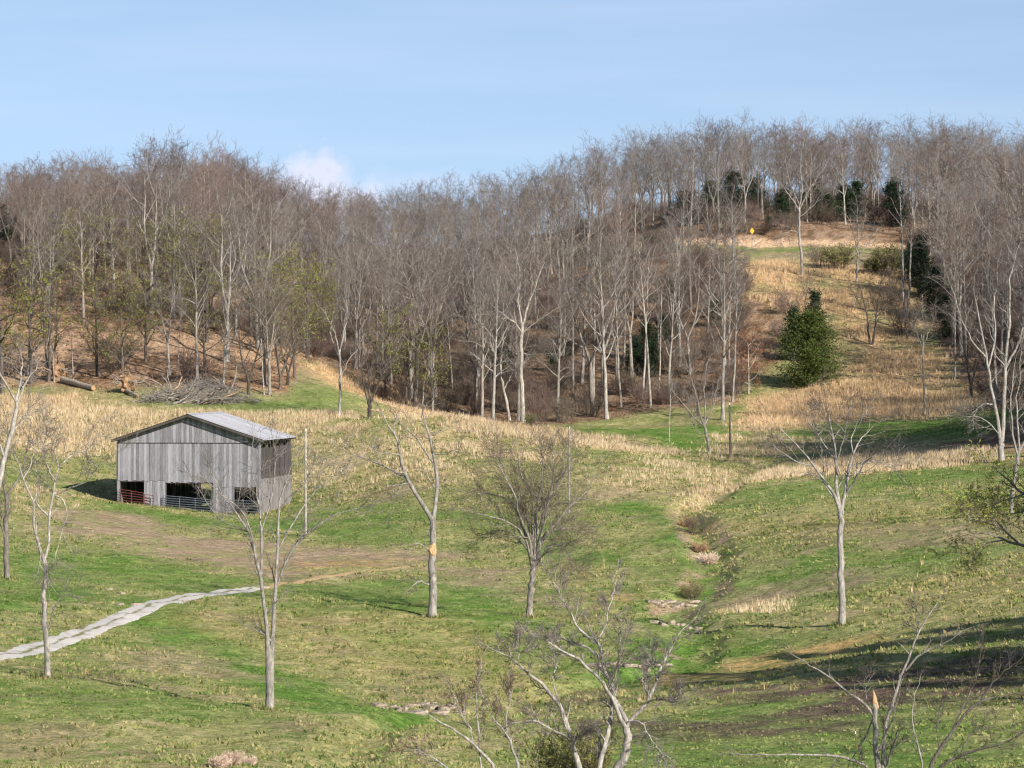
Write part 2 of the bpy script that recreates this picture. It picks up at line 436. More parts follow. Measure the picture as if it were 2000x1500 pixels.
def bump(t, b, h, strength, dist):
    bn = N(t, 'ShaderNodeBump'); bn.inputs['Strength'].default_value = strength; bn.inputs['Distance'].default_value = dist
    t.links.new(h, bn.inputs['Height']); t.links.new(bn.outputs[0], b.inputs['Normal'])

m_ground, t, b = new_mat('pasture_ground', .95, .05)
at = N(t, 'ShaderNodeAttribute', attribute_name='Col')
n1 = noise(t, 2.6, 6, mapped(t, (1, 1, 1)), .7)
n2 = noise(t, 11, 3, mapped(t, (1, .8, 1)), .7)
c = mul(t, at.outputs['Color'], ramp(t, n1, [(.3, (.42, .50, .38)), (.5, (1, 1, 1)), (.72, (1.6, 1.48, 1.35))]))
c = mul(t, c, ramp(t, n2, [(.3, (.6, .63, .6)), (.5, (1, 1, 1)), (.7, (1.35, 1.3, 1.2))]))
t.links.new(c, b.inputs['Base Color'])
bump(t, b, n1, .9, .25)
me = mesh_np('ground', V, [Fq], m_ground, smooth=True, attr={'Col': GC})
ground = link('ground', me); tag(ground, kind='structure')

# ------------------------------------------------------------------ tracks
def ribbon(name, pts_px, half, mat, lift=.05, cols=9, step=.35, wob=.25, hw=None):
    P = np.array([hit(a, b_)[:2] for a, b_ in pts_px])
    L = np.r_[0, np.cumsum(np.hypot(*np.diff(P, axis=0).T))]
    s = np.arange(0, L[-1], step)
    # smooth the line
    cx = np.interp(s, L, P[:, 0]); cy = np.interp(s, L, P[:, 1])
    kk = np.ones(31) / 31
    cx = np.convolve(np.pad(cx, 15, mode='edge'), kk, 'valid'); cy = np.convolve(np.pad(cy, 15, mode='edge'), kk, 'valid')
    tx = np.gradient(cx); ty = np.gradient(cy); l = np.hypot(tx, ty); nx, nyy = -ty / l, tx / l
    hw_ = half * (1 + wob * (fbm(s, s * 0, 3.0, 91) - .5) * 2 + wob * .5 * (fbm(s, s * 0, .5, 92) - .5))
    if hw: hw_ = hw_ * np.interp(s / s[-1], [a for a, _ in hw], [b_ for _, b_ in hw])
    w = np.linspace(-1, 1, cols)
    X = cx[:, None] + nx[:, None] * hw_[:, None] * w; Y = cy[:, None] + nyy[:, None] * hw_[:, None] * w
    Z = zf(X.ravel(), Y.ravel()).reshape(X.shape) + lift * (1 - np.abs(w) ** 6)[None] - .02
    Vv = np.c_[X.ravel(), Y.ravel(), Z.ravel()]
    i = (np.arange(len(s) - 1)[:, None] * cols + np.arange(cols - 1)[None]).ravel()
    U = np.zeros((len(Vv), 3)); U[:, 0] = np.tile(w * .5 + .5, len(s)); U[:, 1] = np.repeat(s, cols) % 1
    o = link(name, mesh_np(name, Vv, [np.c_[i, i + 1, i + 1 + cols, i + cols]], mat, smooth=True, attr={'Uv': U}))
    return tag(o, kind='structure')
m_gravel, t, b = new_mat('pale_gravel', .95, .1)
n1 = noise(t, 6, 5, mapped(t, (1, 1, 1)), .7); n2 = noise(t, .9, 4, mapped(t, (1, 1, 1)), .7)
atu = N(t, 'ShaderNodeAttribute', attribute_name='Uv'); sx = N(t, 'ShaderNodeSeparateXYZ'); t.links.new(atu.outputs['Vector'], sx.inputs[0])
mid = math_node(t, 'SUBTRACT', 1.0, math_node(t, 'MULTIPLY', math_node(t, 'ABSOLUTE', math_node(t, 'SUBTRACT', sx.outputs[0], .5)), 9.0), clamp=True)
mid = math_node(t, 'MULTIPLY', math_node(t, 'ADD', mid, math_node(t, 'MULTIPLY', math_node(t, 'SUBTRACT', n2, .53), 3.5)), 1.1, clamp=True)
gcol = ramp(t, n1, [(.3, (.40, .37, .33)), (.5, (.47, .445, .41)), (.7, (.55, .53, .49))])
mm = N(t, 'ShaderNodeMix', data_type='RGBA'); t.links.new(mid, mm.inputs['Factor']); t.links.new(gcol, mm.inputs['A']); mm.inputs['B'].default_value = (.16, .16, .07, 1)
t.links.new(mm.outputs['Result'], b.inputs['Base Color']); bump(t, b, n1, .25, .05)
m_clay, t, b = new_mat('orange_clay', .95, .05)
n1 = noise(t, 3, 5, mapped(t, (1, 1, 1)), .7)
t.links.new(ramp(t, n1, [(.3, (.27, .19, .10)), (.5, (.45, .31, .16)), (.7, (.55, .42, .26))]), b.inputs['Base Color']); bump(t, b, n1, .8, .1)
ribbon('gravel_track', [(-160,1300),(-60,1290),(0,1281),(100,1258),(200,1222),(280,1190),(340,1172),(420,1160),(470,1153),(540,1148)], 0.95, m_gravel, hw=[(0, 1), (.75, 1), (.9, .8), (1, .25)])
ribbon('clay_track', [(500,1152),(560,1137),(640,1126),(720,1115),(800,1107),(850,1102),(905,1097)], .5, m_clay, wob=.5, cols=7, lift=.045)

# ------------------------------------------------------------------ plant materials
def bark_mat(name, dark, mid, light, sc=1.0, moss=None):
    m, t, b = new_mat(name, .9, .15)
    v = mapped(t, (3 * sc, 3 * sc, .9 * sc)); v2 = mapped(t, (14 * sc, 14 * sc, 2.5 * sc))
    n1 = noise(t, 1.6, 5, v, .7); n2 = noise(t, 1.5, 4, v2, .7)
    s = math_node(t, 'ADD', math_node(t, 'MULTIPLY', n1, .5), math_node(t, 'MULTIPLY', n2, .5))
    c = ramp(t, s, [(.34, dark), (.5, mid), (.64, light)])
    oi = N(t, 'ShaderNodeObjectInfo')
    hv = ramp(t, oi.outputs['Random'], [(0, (.72, .70, .68)), (.5, (1, 1, 1)), (1, (1.22, 1.18, 1.12))])
    c = mul(t, c, hv)
    t.links.new(c, b.inputs['Base Color'])
    bump(t, b, n2, .8, .03)
    return m
def twig_mat(name, lo, hi):
    m, t, b = new_mat(name, .85, .15)
    oi = N(t, 'ShaderNodeObjectInfo')
    n1 = noise(t, .5, 3, mapped(t, (1, 1, 1)), .6)
    s = math_node(t, 'ADD', math_node(t, 'MULTIPLY', oi.outputs['Random'], .6), math_node(t, 'MULTIPLY', n1, .4))
    t.links.new(ramp(t, s, [(.15, lo), (.85, hi)]), b.inputs['Base Color'])
    return m
def leaf_mat(name, lo, hi, tr=.3):
    m, t, b = new_mat(name, .7, .25)
    n1 = noise(t, 1.3, 4, mapped(t, (1, 1, 1)), .7)
    oi = N(t, 'ShaderNodeObjectInfo')
    s = math_node(t, 'ADD', math_node(t, 'MULTIPLY', n1, .75), math_node(t, 'MULTIPLY', oi.outputs['Random'], .25))
    cc = ramp(t, s, [(.3, lo), (.7, hi)])
    t.links.new(cc, b.inputs['Base Color'])
    tl = N(t, 'ShaderNodeBsdfTranslucent'); t.links.new(cc, tl.inputs[0])
    ms = N(t, 'ShaderNodeMixShader'); ms.inputs[0].default_value = tr
    t.links.new(b.outputs[0], ms.inputs[1]); t.links.new(tl.outputs[0], ms.inputs[2])
    t.links.new(ms.outputs[0], t.nodes['Material Output'].inputs[0])
    return m
M_BARK = bark_mat('pale_grey_bark', (.075, .067, .06), (.27, .25, .225), (.50, .47, .43))
M_BARK2 = bark_mat('brown_grey_bark', (.07, .06, .05), (.22, .20, .175), (.40, .37, .335))
M_BARKD = bark_mat('dark_bark', (.035, .03, .026), (.095, .082, .07), (.18, .16, .14))
M_TWIG = twig_mat('grey_brown_twigs', (.075, .060, .052), (.215, .19, .17))
M_TWIGR = twig_mat('reddish_twigs', (.085, .055, .045), (.215, .155, .13))
M_TWIGD = twig_mat('dark_twigs', (.10, .078, .06), (.17, .14, .11))
M_LEAFY = leaf_mat('young_yellow_green_leaves', (.20, .22, .04), (.38, .40, .09))
M_LEAFO = leaf_mat('olive_leaves', (.15, .155, .04), (.28, .28, .075))
M_RUST = leaf_mat('rust_beech_leaves', (.30, .13, .05), (.46, .23, .10))
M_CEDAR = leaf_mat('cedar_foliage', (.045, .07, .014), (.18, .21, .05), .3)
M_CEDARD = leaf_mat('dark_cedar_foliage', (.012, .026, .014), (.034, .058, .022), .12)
M_WOOD = bark_mat('torn_pale_wood', (.22, .12, .06), (.50, .31, .16), (.72, .55, .36), 3)

def unit(v):
    return v / np.maximum(np.linalg.norm(v, axis=-1, keepdims=True), 1e-9)
def tubes(P, Rr, k):
    """P (N,n,3) Rr (N,n) -> verts, quads"""
    Nn, n, _ = P.shape
    T = unit(np.gradient(P, axis=1))
    md = unit(T.mean(axis=1))
    ref = np.eye(3)[np.argmin(np.abs(md), axis=1)]
    U = unit(np.cross(T, ref[:, None, :])); W_ = np.cross(T, U)
    a = np.arange(k) / k * 2 * math.pi
    ring = (U[:, :, None] * np.cos(a)[None, None, :, None] + W_[:, :, None] * np.sin(a)[None, None, :, None]) * Rr[:, :, None, None] + P[:, :, None]
    Vv = ring.reshape(-1, 3)
    base = (np.arange(Nn)[:, None, None] * n + np.arange(n - 1)[None, :, None]) * k
    j = np.arange(k)[None, None, :]; j2 = (j + 1) % k
    q = np.stack([base + j, base + j2, base + k + j2, base + k + j], -1).reshape(-1, 4)
    return Vv, q
def spikes(P0, P1, r):
    Nn = len(P0)
    T = unit(P1 - P0); ref = np.eye(3)[np.argmin(np.abs(T), axis=1)]
    U = unit(np.cross(T, ref)); W_ = np.cross(T, U)
    a = np.arange(3) / 3 * 2 * math.pi
    ring = (U[:, None] * np.cos(a)[None, :, None] + W_[:, None] * np.sin(a)[None, :, None]) * r[:, None, None] + P0[:, None]
    Vv = np.concatenate([ring, P1[:, None]], 1).reshape(-1, 3)
    b_ = np.arange(Nn)[:, None] * 4
    return Vv, np.concatenate([np.c_[b_ + 0, b_ + 1, b_ + 3], np.c_[b_ + 1, b_ + 2, b_ + 3], np.c_[b_ + 2, b_ + 0, b_ + 3]])
def leaves(P, size, r, per=1):
    P = np.repeat(P, per, 0) + r.normal(0, size * 1.6, (len(P) * per, 3)) * (per > 1)
    Nn = len(P); a = unit(r.normal(0, 1, (Nn, 3))); b_ = unit(np.cross(a, unit(r.normal(0, 1, (Nn, 3)))))
    s = size * r.uniform(.6, 1.4, (Nn, 1))
    Vv = np.stack([P - a * s, P + b_ * s * .6, P + a * s], 1).reshape(-1, 3)
    return Vv, np.arange(Nn * 3).reshape(-1, 3)
class Bag:
    def __init__(s): s.V = []; s.Q = []; s.T = []; s.n = 0
    def add(s, V, Fc):
        (s.Q if Fc.shape[1] == 4 else s.T).append(Fc + s.n); s.V.append(V); s.n += len(V)
    def mesh(s, name, mat, smooth=True):
        if not s.V: return None
        fl = ([np.concatenate(s.Q)] if s.Q else []) + ([np.concatenate(s.T)] if s.T else [])
        return mesh_np(name, np.concatenate(s.V), fl, mat, smooth)
    def tris(s): return sum(len(q) * 2 for q in s.Q) + sum(len(q) for q in s.T)
def spawn(P, Rr, k, t0, t1, ang, L, n, wob, rf, up, r, tip=.25, lprof=None, side=None):
    """k children on each of the N parents; L absolute base length."""
    Nn, m, _ = P.shape
    t = t0 + (t1 - t0) * (np.arange(k)[None] + r.uniform(0, 1, (Nn, k))) / k
    f = t * (m - 1); i = np.clip(f.astype(int), 0, m - 2); fr = (f - i)[..., None]
    row = np.arange(Nn)[:, None]
    p = P[row, i] * (1 - fr) + P[row, i + 1] * fr
    tan = unit(P[row, i + 1] - P[row, i])
    rad = Rr[row, i] * (1 - fr[..., 0]) + Rr[row, i + 1] * fr[..., 0]
    perp = unit(np.cross(tan, unit(r.normal(0, 1, (Nn, k, 3)))))
    if side is not None:   # even spread round the stem
        a = (np.arange(k)[None] * 2.4 + r.uniform(0, 6.28, (Nn, 1)) + r.normal(0, .4, (Nn, k)))
        perp = unit(np.stack([np.cos(a), np.sin(a), 0 * a], -1))
    A_ = R(1) * r.normal(ang, ang * .22, (Nn, k, 1))
    d = unit(tan * np.cos(A_) + perp * np.sin(A_))
    Ls = L * r.uniform(.6, 1.25, (Nn, k))
    if lprof is not None: Ls = Ls * lprof(t)
    d = d.reshape(-1, 3); p = p.reshape(-1, 3); Ls = Ls.ravel(); rad = rad.ravel()
    return grow(p, d, Ls, rad * rf, n, wob, up, r, tip)
def grow(p, d, Ls, r0, n, wob, up, r, tip=.25):
    pts = [p]; cur = d
    for j in range(n - 1):
        cur = unit(cur + r.normal(0, wob, cur.shape) + np.array((0, 0, up)))
        pts.append(pts[-1] + cur * (Ls / (n - 1))[:, None])
    P = np.stack(pts, 1)
    w = np.linspace(1, tip, n)[None] * r0[:, None]
    return P, w
def twig_out(bag, P, Rr, k, L, r, rad, ang=40, up=.12, t0=.15, leafbag=None, lsize=.05, lper=1, lfrac=1.0):
    """two-step fine twigs, the last ones plain spikes"""
    Pc, Rc = spawn(P, Rr, k, t0, 1, ang, L, 2, .15, .6, up, r)
    bag.add(*spikes(Pc[:, 0], Pc[:, -1], np.full(len(Pc), rad)))
    if leafbag is not None:
        tips = Pc[:, -1]; sel = r.uniform(0, 1, len(tips)) < lfrac
        tips = tips[sel] * 1.0
        mids = Pc[sel, 0] * .4 + Pc[sel, -1] * .6
        leafbag.add(*leaves(np.concatenate([tips, mids]), lsize, r, lper))

def bare_tree(seed, H=16, clear=.4, spread=1.0, limbs=16, ang=42, r0=.2, fine=1.0, leaf=None, lsize=.09, lfrac=1, fork=False, twr=.017):
    r = np.random.default_rng(seed)
    tr, cr, lf = Bag(), Bag(), Bag()
    n = 12
    lean = r.normal(0, .03, 2)
    zz = np.linspace(-.6, H * .97, n)
    wx = np.cumsum(r.normal(0, .012 * H / 6, n)) ; wy = np.cumsum(r.normal(0, .012 * H / 6, n))
    P = np.stack([lean[0] * zz + wx - wx[0], lean[1] * zz + wy - wy[0], zz], -1)[None]
    w = r0 * (1 - np.linspace(0, 1, n)) ** .85 + .012; w[0] *= 1.5; w[1] *= 1.02
    if fork:
        m = int(n * fork)
        f1 = P[0, m]; Rm = w[m]
        P = P[:, :m + 1]; w = w[:m + 1]
        # two or three leaders
        kk = 3 if r.uniform() < .5 else 2
        a = r.uniform(0, 6.28) + np.arange(kk) * 6.28 / kk
        dd = unit(np.stack([np.cos(a) * .38, np.sin(a) * .38, np.ones(kk)], -1))
        LP, LR = grow(np.repeat(f1[None], kk, 0), dd, np.full(kk, H - f1[2]) * r.uniform(.85, 1, kk), np.full(kk, Rm * .8), 9, .07, .09, r, .1)
        tr.add(*tubes(P, w[None], 8)); tr.add(*tubes(LP, LR, 6))
        base, baseR, t0, kl = LP, LR, .1, max(4, int(limbs / kk))
    else:
        tr.add(*tubes(P, w[None], 8)); base, baseR, t0, kl = P, w[None], clear, limbs
    prof = (lambda t: .5 + .75 * np.sin(np.clip((t - t0) / (1 - t0), 0, 1) * 2.6 + .35))
    L1, R1 = spawn(base, baseR, kl, t0, .97, ang, H * .27 * spread, 7, .12, .64, .07, r, .18, prof, side=True)
    R1 = np.maximum(R1, .022)
    tr.add(*tubes(L1, R1, 5))
    L2, R2 = spawn(L1, R1, 6, .18, 1, 46, H * .11 * spread, 4, .18, .55, .03, r, .3, lambda t: 1.15 - .5 * t)
    cr.add(*tubes(L2, np.maximum(R2, twr * .8), 3))
    L3, R3 = spawn(L2, R2, int(4 * fine + .3), .1, 1, 42, H * .06 * spread, 3, .2, .7, .02, r, .5)
    a, b_ = tubes(L3, np.full(R3.shape, twr * .62) * np.linspace(1, .6, 3)[None], 3); cr.add(a, b_)
    twig_out(cr, L3, R3, int(3 * fine), H * .04 * spread, r, twr * .62, 42, .02, leafbag=lf if leaf else None, lsize=lsize, lfrac=lfrac)
    twig_out(cr, base[:, -3:], baseR[:, -3:], 10, H * .05, r, twr * .6, 30)
    return tr, cr, lf
def cedar(seed, H=9, Rd=2.6, n=4200, size=.2, top=1.0, mid=.3):
    """evergreen: trunk with many drooping sprays of small leaf faces"""
    r = np.random.default_rng(seed)
    tr, cr = Bag(), Bag()
    P = np.stack([np.zeros(6), np.zeros(6), np.linspace(-.4, H * .93, 6)], -1)[None]
    w = np.linspace(.045 * Rd + .04, .015, 6)[None]
    tr.add(*tubes(P, w, 6))
    lean = lambda t: np.clip((1 - t) ** .85 * np.minimum(1, .55 + t * 2.2), 0.05, 1)
    L1, R1 = spawn(P, w, 60, .05, .99, 66, Rd, 5, .10, .5, .05, r, .3, lambda t: lean(t) * r.uniform(.6, 1.15, t.shape), side=True)
    tr.add(*tubes(L1, np.maximum(R1 * .5, .01), 3))
    # clumps along the branches
    k = n // 60
    t = r.uniform(.15, 1.05, (60, k)); f = np.clip(t, 0, 1) * 4; i = np.clip(f.astype(int), 0, 3); fr = (f - i)[..., None]
    row = np.arange(60)[:, None]
    c = L1[row, i] * (1 - fr) + L1[row, i + 1] * fr
    # secondary clump centres
    off = r.normal(0, 1, (60, 9, 3)) * np.array((.15, .15, .13)) * Rd * .8
    c = c + off[row, r.integers(0, 9, (60, k))] * (.35 + .65 * np.clip(t, 0, 1)[..., None]) + r.normal(0, .05 * Rd, c.shape)
    c = c.reshape(-1, 3); c[:, 2] = np.maximum(c[:, 2], .1)
    cr.add(*leaves(c, size, r))
    return tr, cr
def bush(seed, H=2, Rd=1.2, stems=26, leaf=False, ls=.1, dense=1.0, lfrac=.6):
    r = np.random.default_rng(seed); cr, lf = Bag(), Bag()
    a = r.uniform(0, 6.28, stems); rr = np.sqrt(r.uniform(0, 1, stems)) * Rd * .35
    p = np.stack([np.cos(a) * rr, np.sin(a) * rr, np.full(stems, -.1)], -1)
    d = unit(np.stack([np.cos(a) * .7 * r.uniform(.1, 1, stems), np.sin(a) * .7 * r.uniform(.1, 1, stems), np.ones(stems)], -1))
    P, w = grow(p, d, H * r.uniform(.6, 1.1, stems), np.full(stems, .022), 5, .14, .02, r, .4)
    cr.add(*tubes(P, w, 3))
    L2, R2 = spawn(P, w, int(7 * dense), .2, 1, 40, H * .35, 3, .15, .6, .05, r, .5)
    cr.add(*tubes(L2, np.full(R2.shape, .010), 3))
    twig_out(cr, L2, R2, int(4 * dense), H * .16, r, .009, leafbag=lf if leaf else None, lsize=ls, lfrac=lfrac)
    return cr, lf

class Kind: pass
KINDS = {}
def kind(name, tr, cr, lf, mt, mc, ml=None):
    k = Kind(); k.name = name
    k.trunk = tr.mesh(name + '_trunk', mt) if tr else None
    k.crown = cr.mesh(name + '_crown', mc, False) if cr else None
    k.leaf = lf.mesh(name + '_leaves', ml, False) if (lf and lf.V) else None
    k.t = (tr.tris() if tr else 0) + (cr.tris() if cr else 0) + (lf.tris() if lf else 0)
    KINDS[name] = k
    return k
def place(k, name, loc, sc=1.0, rz=None, scz=None):
    o = empty(name, loc, random.uniform(0, 6.28) if rz is None else rz)
    o.scale = (sc, sc, scz or sc)
    if k.trunk: link('trunk', k.trunk, o)
    if k.crown: link('crown' if k.trunk else 'stems', k.crown, o)
    if k.leaf: link('leaves' if True else '', k.leaf, o)
    return o
for i in range(5):
    kind('tall%d' % i, *bare_tree(100 + i, 16, .34, .85, 17, 40, .17 + .01 * i), M_BARK if i % 2 else M_BARK2, M_TWIG)
for i in range(4):
    kind('red%d' % i, *bare_tree(120 + i, 15, .3, 1.0, 18, 42, .18, 1.1), M_BARK2, M_TWIGR)
for i in range(4):
    kind('wide%d' % i, *bare_tree(140 + i, 15, .3, 1.25, 15, 46, .24, 1.0, fork=.36), M_BARK if i % 2 == 0 else M_BARK2, M_TWIG)
for i in range(2):
    kind('slim%d' % i, *bare_tree(160 + i, 15, .5, .45, 13, 38, .12, .8), M_BARK, M_TWIG)
for i in range(3):
    kind('green%d' % i, *bare_tree(180 + i, 9, .2, 1.3, 13, 50, .15, 1.0, leaf=True, lsize=.12, lfrac=.65), M_BARKD, M_TWIGD, M_LEAFO if i % 2 == 0 else M_LEAFY)
for i in range(2):
    kind('dark%d' % i, *bare_tree(190 + i, 10, .15, 1.2, 15, 46, .17, 1.2, fork=.2), M_BARKD, M_TWIGD)
for i in range(3):
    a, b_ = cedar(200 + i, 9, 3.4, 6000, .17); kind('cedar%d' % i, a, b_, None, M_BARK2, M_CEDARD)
a, b_ = cedar(210, 9, 5.4, 15000, .17); kind('bigcedar', a, b_, None, M_BARK2, M_CEDAR)
tr_, cr_, lf_ = bare_tree(215, 5, .15, 1.3, 12, 65, .07, 1.2, leaf=True, lsize=.07, lfrac=.9); kind('rust', tr_, cr_, lf_, M_BARK, M_TWIGR, M_RUST)
for i in range(2):
    c_, l_ = bush(220 + i, 2.6, 2.0, 30, dense=1.3); kind('brush%d' % i, None, c_, None, None, M_TWIGR if i else M_TWIGD)
c_, l_ = bush(225, 2.2, 2.2, 30, True, .10, 1.3, .7); kind('leafbush', None, c_, l_, None, M_TWIGD, M_LEAFO)
c_, l_ = bush(226, .8, 1.0, 34, False, .10, 1.2); kind('weed', None, c_, l_, None, twig_mat('rust_weed_stalks', (.24, .15, .085), (.36, .23, .13)))
c_, l_ = bush(227, .8, .9, 60, False, .10, 1.2); kind('weedpink', None, c_, l_, None, twig_mat('pale_pink_stalks', (.42, .29, .22), (.6, .46, .36)))
print('kinds tris', {k: v.t for k, v in KINDS.items()})

def gpos(px, py, D=None):
    if D is None: return hit(px, py)
    x = (px - 1000) / F * D
    return (x, D, float(zf(np.float64(x), np.float64(D))))

# ------------------------------------------------------------------ hero trees traced limb by limb
def hero(name, label, base, limbs, D=None, mt=None, mc=None, k2=7, L2=.13, fine=1.0, sc=1.0, seed=0, droop=0., leaf=None, twr=.009, cat='tree', group=None, extra=None, lsize=.06, lfrac=.5, k3=5, k4=4, kink=.9):
    r = np.random.default_rng(seed + 900)
    bx, by, bz = gpos(base[0], base[1], D)
    Db = by
    n = 14
    allP, allR, H = [], [], 0
    offs = {}
    for li, (pts, r0, r1, dd, par) in enumerate(limbs):
        # r0,r1 in photo pixels (width), dd = depth drift in metres from start to end, par = start depth offset source limb
        a = np.array(pts, float)
        L = np.r_[0, np.cumsum(np.hypot(*np.diff(a, axis=0).T))]
        s = np.linspace(0, L[-1], n)
        x = np.interp(s, L, a[:, 0]); y = np.interp(s, L, a[:, 1])
        if len(a) > 3:
            kern = np.array((.2, .6, .2)); x[1:-1] = np.convolve(x, kern, 'valid'); y[1:-1] = np.convolve(y, kern, 'valid')
        jit = np.interp(s, [0, L[-1] * .3, L[-1]], [0, 1, 1.5])
        x = x + r.normal(0, 1.0, n) * jit * kink; y = y + r.normal(0, .6, n) * jit * kink * .8
        st = 0.0
        if par is not None:
            pp = offs[par]; j = np.argmin(np.hypot(pp[0] - x[0], pp[1] - y[0])); st = pp[2][j]
        o = st + dd * np.linspace(0, 1, n) ** 1.1
        offs[li] = (x, y, o)
        dist = Db + o
        w3 = np.stack([(x - 1000) / F * dist, dist, CZ - (y - HZ) / F * dist], -1)
        w3 -= np.array((bx, by, bz))
        rad = np.linspace(1, 0, n) ** .8 * (r0 - r1) + r1
        rad = rad * Db / F / 2 * ((.85 if D is not None else .68) if (li and par is not None) else (.85 if D is not None else .70))
        if li == 0 or (par is None):
            if D is not None or True:
                if w3[0, 2] > .5:      # the foot is outside the picture: carry the stem down to the ground
                    kz = 3; ex = np.stack([np.interp([0, .33, .66], [0, 1], [w3[0, 0] * .6, w3[0, 0]]), np.interp([0, .33, .66], [0, 1], [0, w3[0, 1]]), np.interp([0, .33, .66], [0, 1], [-.4, w3[0, 2]])], -1)
                    w3 = np.concatenate([ex, w3]); rad = np.concatenate([rad[0] * np.array((1.5, 1.15, 1.05)), rad])
                    ss = np.linspace(0, len(w3) - 1, n + 3)
                    # keep n rows
                    idx = np.linspace(0, len(w3) - 1, n); w3 = np.stack([np.interp(idx, np.arange(len(rad)), w3[:, q]) for q in range(3)], -1); rad = np.interp(idx, np.arange(len(rad)), rad)
                else:
                    w3[0, 2] -= .25; rad[0] *= 1.55; w3[1] = w3[0] * .55 + w3[1] * .45; rad[1] *= 1.12
        allP.append(w3); allR.append(rad); H = max(H, w3[:, 2].max())
    P = np.stack(allP); Rr = np.stack(allR)
    tr, cr, lf = Bag(), Bag(), Bag()
    tr.add(*tubes(P, Rr, 9))
    # fine growth only on the upper stems and limbs
    sel = [i for i in range(len(limbs)) if not (limbs[i][4] is None and len(limbs) > 1 and i == 0)]
    Q, QR = P[sel], Rr[sel]
    HL = H * L2
    A2, B2 = spawn(Q, QR, k2, .22, 1, 42, HL, 6, .13, .5, .05 - droop, r, .22, lambda t: 1.2 - .55 * t)
    A2 = np.concatenate([A2, grow(Q[:, -1], unit(Q[:, -1] - Q[:, -3]), np.full(len(Q), HL * 1.0), QR[:, -1] * .9, 6, .12, .03, r, .25)[0]])
    B2 = np.concatenate([B2, np.linspace(1, .25, 6)[None] * (QR[:, -1] * .9)[:, None]])
    B2 = np.maximum(B2, twr)
    tr.add(*tubes(A2, B2, 4))
    A3, B3 = spawn(A2, B2, int(k3 * fine) or 1, .12, 1, 38, HL * .5, 4, .15, .55, .04 - droop, r, .35, lambda t: 1.15 - .4 * t)
    B3 = np.maximum(B3, twr * .8)
    cr.add(*tubes(A3, B3, 3))
    A4, B4 = spawn(A3, B3, int(k4 * fine) or 1, .1, 1, 38, HL * .27, 3, .16, .7, .03 - droop, r, .5)
    cr.add(*tubes(A4, np.full(B4.shape, twr * .75) * np.array((1, .8, .6))[None], 3))
    twig_out(cr, A4, B4, 2, HL * .16, r, twr * .6, 36, .05, leafbag=lf if leaf else None, lsize=lsize, lfrac=lfrac)
    root = empty(name, (bx, by, bz))
    tag(root, label, cat, group)
    link('trunk', tr.mesh(name + '_trunk', mt or M_BARK), root)
    link('crown', cr.mesh(name + '_crown', mc or M_TWIG, False), root)
    if lf.V: link('leaves', lf.mesh(name + '_leaves', leaf, False), root)
    for ex in (extra or []):     # (name, px, py, dD, builder)
        ex(root, (bx, by, bz), Db)
    return root

# A: twin-stemmed tree in front of the barn
LA = [
 ([(527,1389),(526,1340),(526,1290),(525,1262)], 25, 18, 0, None),
 ([(523,1272),(521,1210),(514,1166),(510,1122),(500,1104),(497,1071),(488,1038),(470,1010),(451,983),(430,965)], 13, 3, -1.5, None),
 ([(531,1272),(534,1221),(536,1170),(539,1126),(542,1079),(543,1038),(543,990),(550,957),(562,930),(569,912)], 13, 2.5, 1.5, None),
 ([(510,1122),(512,1090),(511,1060),(510,1012),(504,979),(498,940),(490,900)], 8, 2, .5, 1),
 ([(503,1108),(496,1079),(490,1038),(480,1006),(466,990),(436,968),(420,940),(409,920)], 6, 1.5, -2.5, 1),
 ([(543,1140),(557,1097),(572,1071),(596,1047),(617,1028),(652,1006),(693,993),(730,986)], 9, 1.5, -1.2, 2),
 ([(543,1075),(558,1045),(593,985),(625,950),(666,922),(690,905)], 6, 1.5, 2.5, 2),
 ([(543,1000),(560,975),(590,950),(610,915),(640,890)], 5, 1.2, -1, 2),
 ([(488,1040),(462,1030),(430,1015),(405,985),(385,950)], 4, 1.2, 2, 1),
 ([(510,1040),(522,1000),(535,950),(540,900),(536,870)], 5, 1.2, 1, 3),
]
hero('tree', 'bare tree with two close pale stems standing in front of the grey barn', (527, 1388), LA, seed=1, k2=6, L2=.13)

def wound(px, py, w, h):
    def f(root, base, Db):
        k = 10; a = np.linspace(0, 2 * math.pi, k, endpoint=False); r = np.random.default_rng(int(px))
        rx = w * Db / F / 2; rz = h * Db / F / 2
        c = np.array(((px - 1000) / F * Db - base[0], -w * .45 * Db / F, CZ - (py - HZ) / F * Db - base[2]))
        jag = r.uniform(.75, 1.2, k)
        V1 = np.stack([np.cos(a) * rx * jag, 0 * a + .05, np.sin(a) * rz * jag], -1) + c
        V2 = np.stack([np.cos(a) * rx * .6 * jag, 0 * a - .05 + r.normal(0, .02, k), np.sin(a) * rz * .7 * jag], -1) + c
        Vc = (c + np.array((0, -.02, 0)))[None]
        i = np.arange(k); j = (i + 1) % k
        me = mesh_np('torn_wood', np.concatenate([V1, V2, Vc]), [np.c_[i, j, j + k, i + k], np.c_[i + k, j + k, np.full(k, 2 * k)]], M_WOOD)
        o = link('torn_wood', me, root)
        o['label'] = 'fresh orange scar of torn wood on the trunk'
    return f
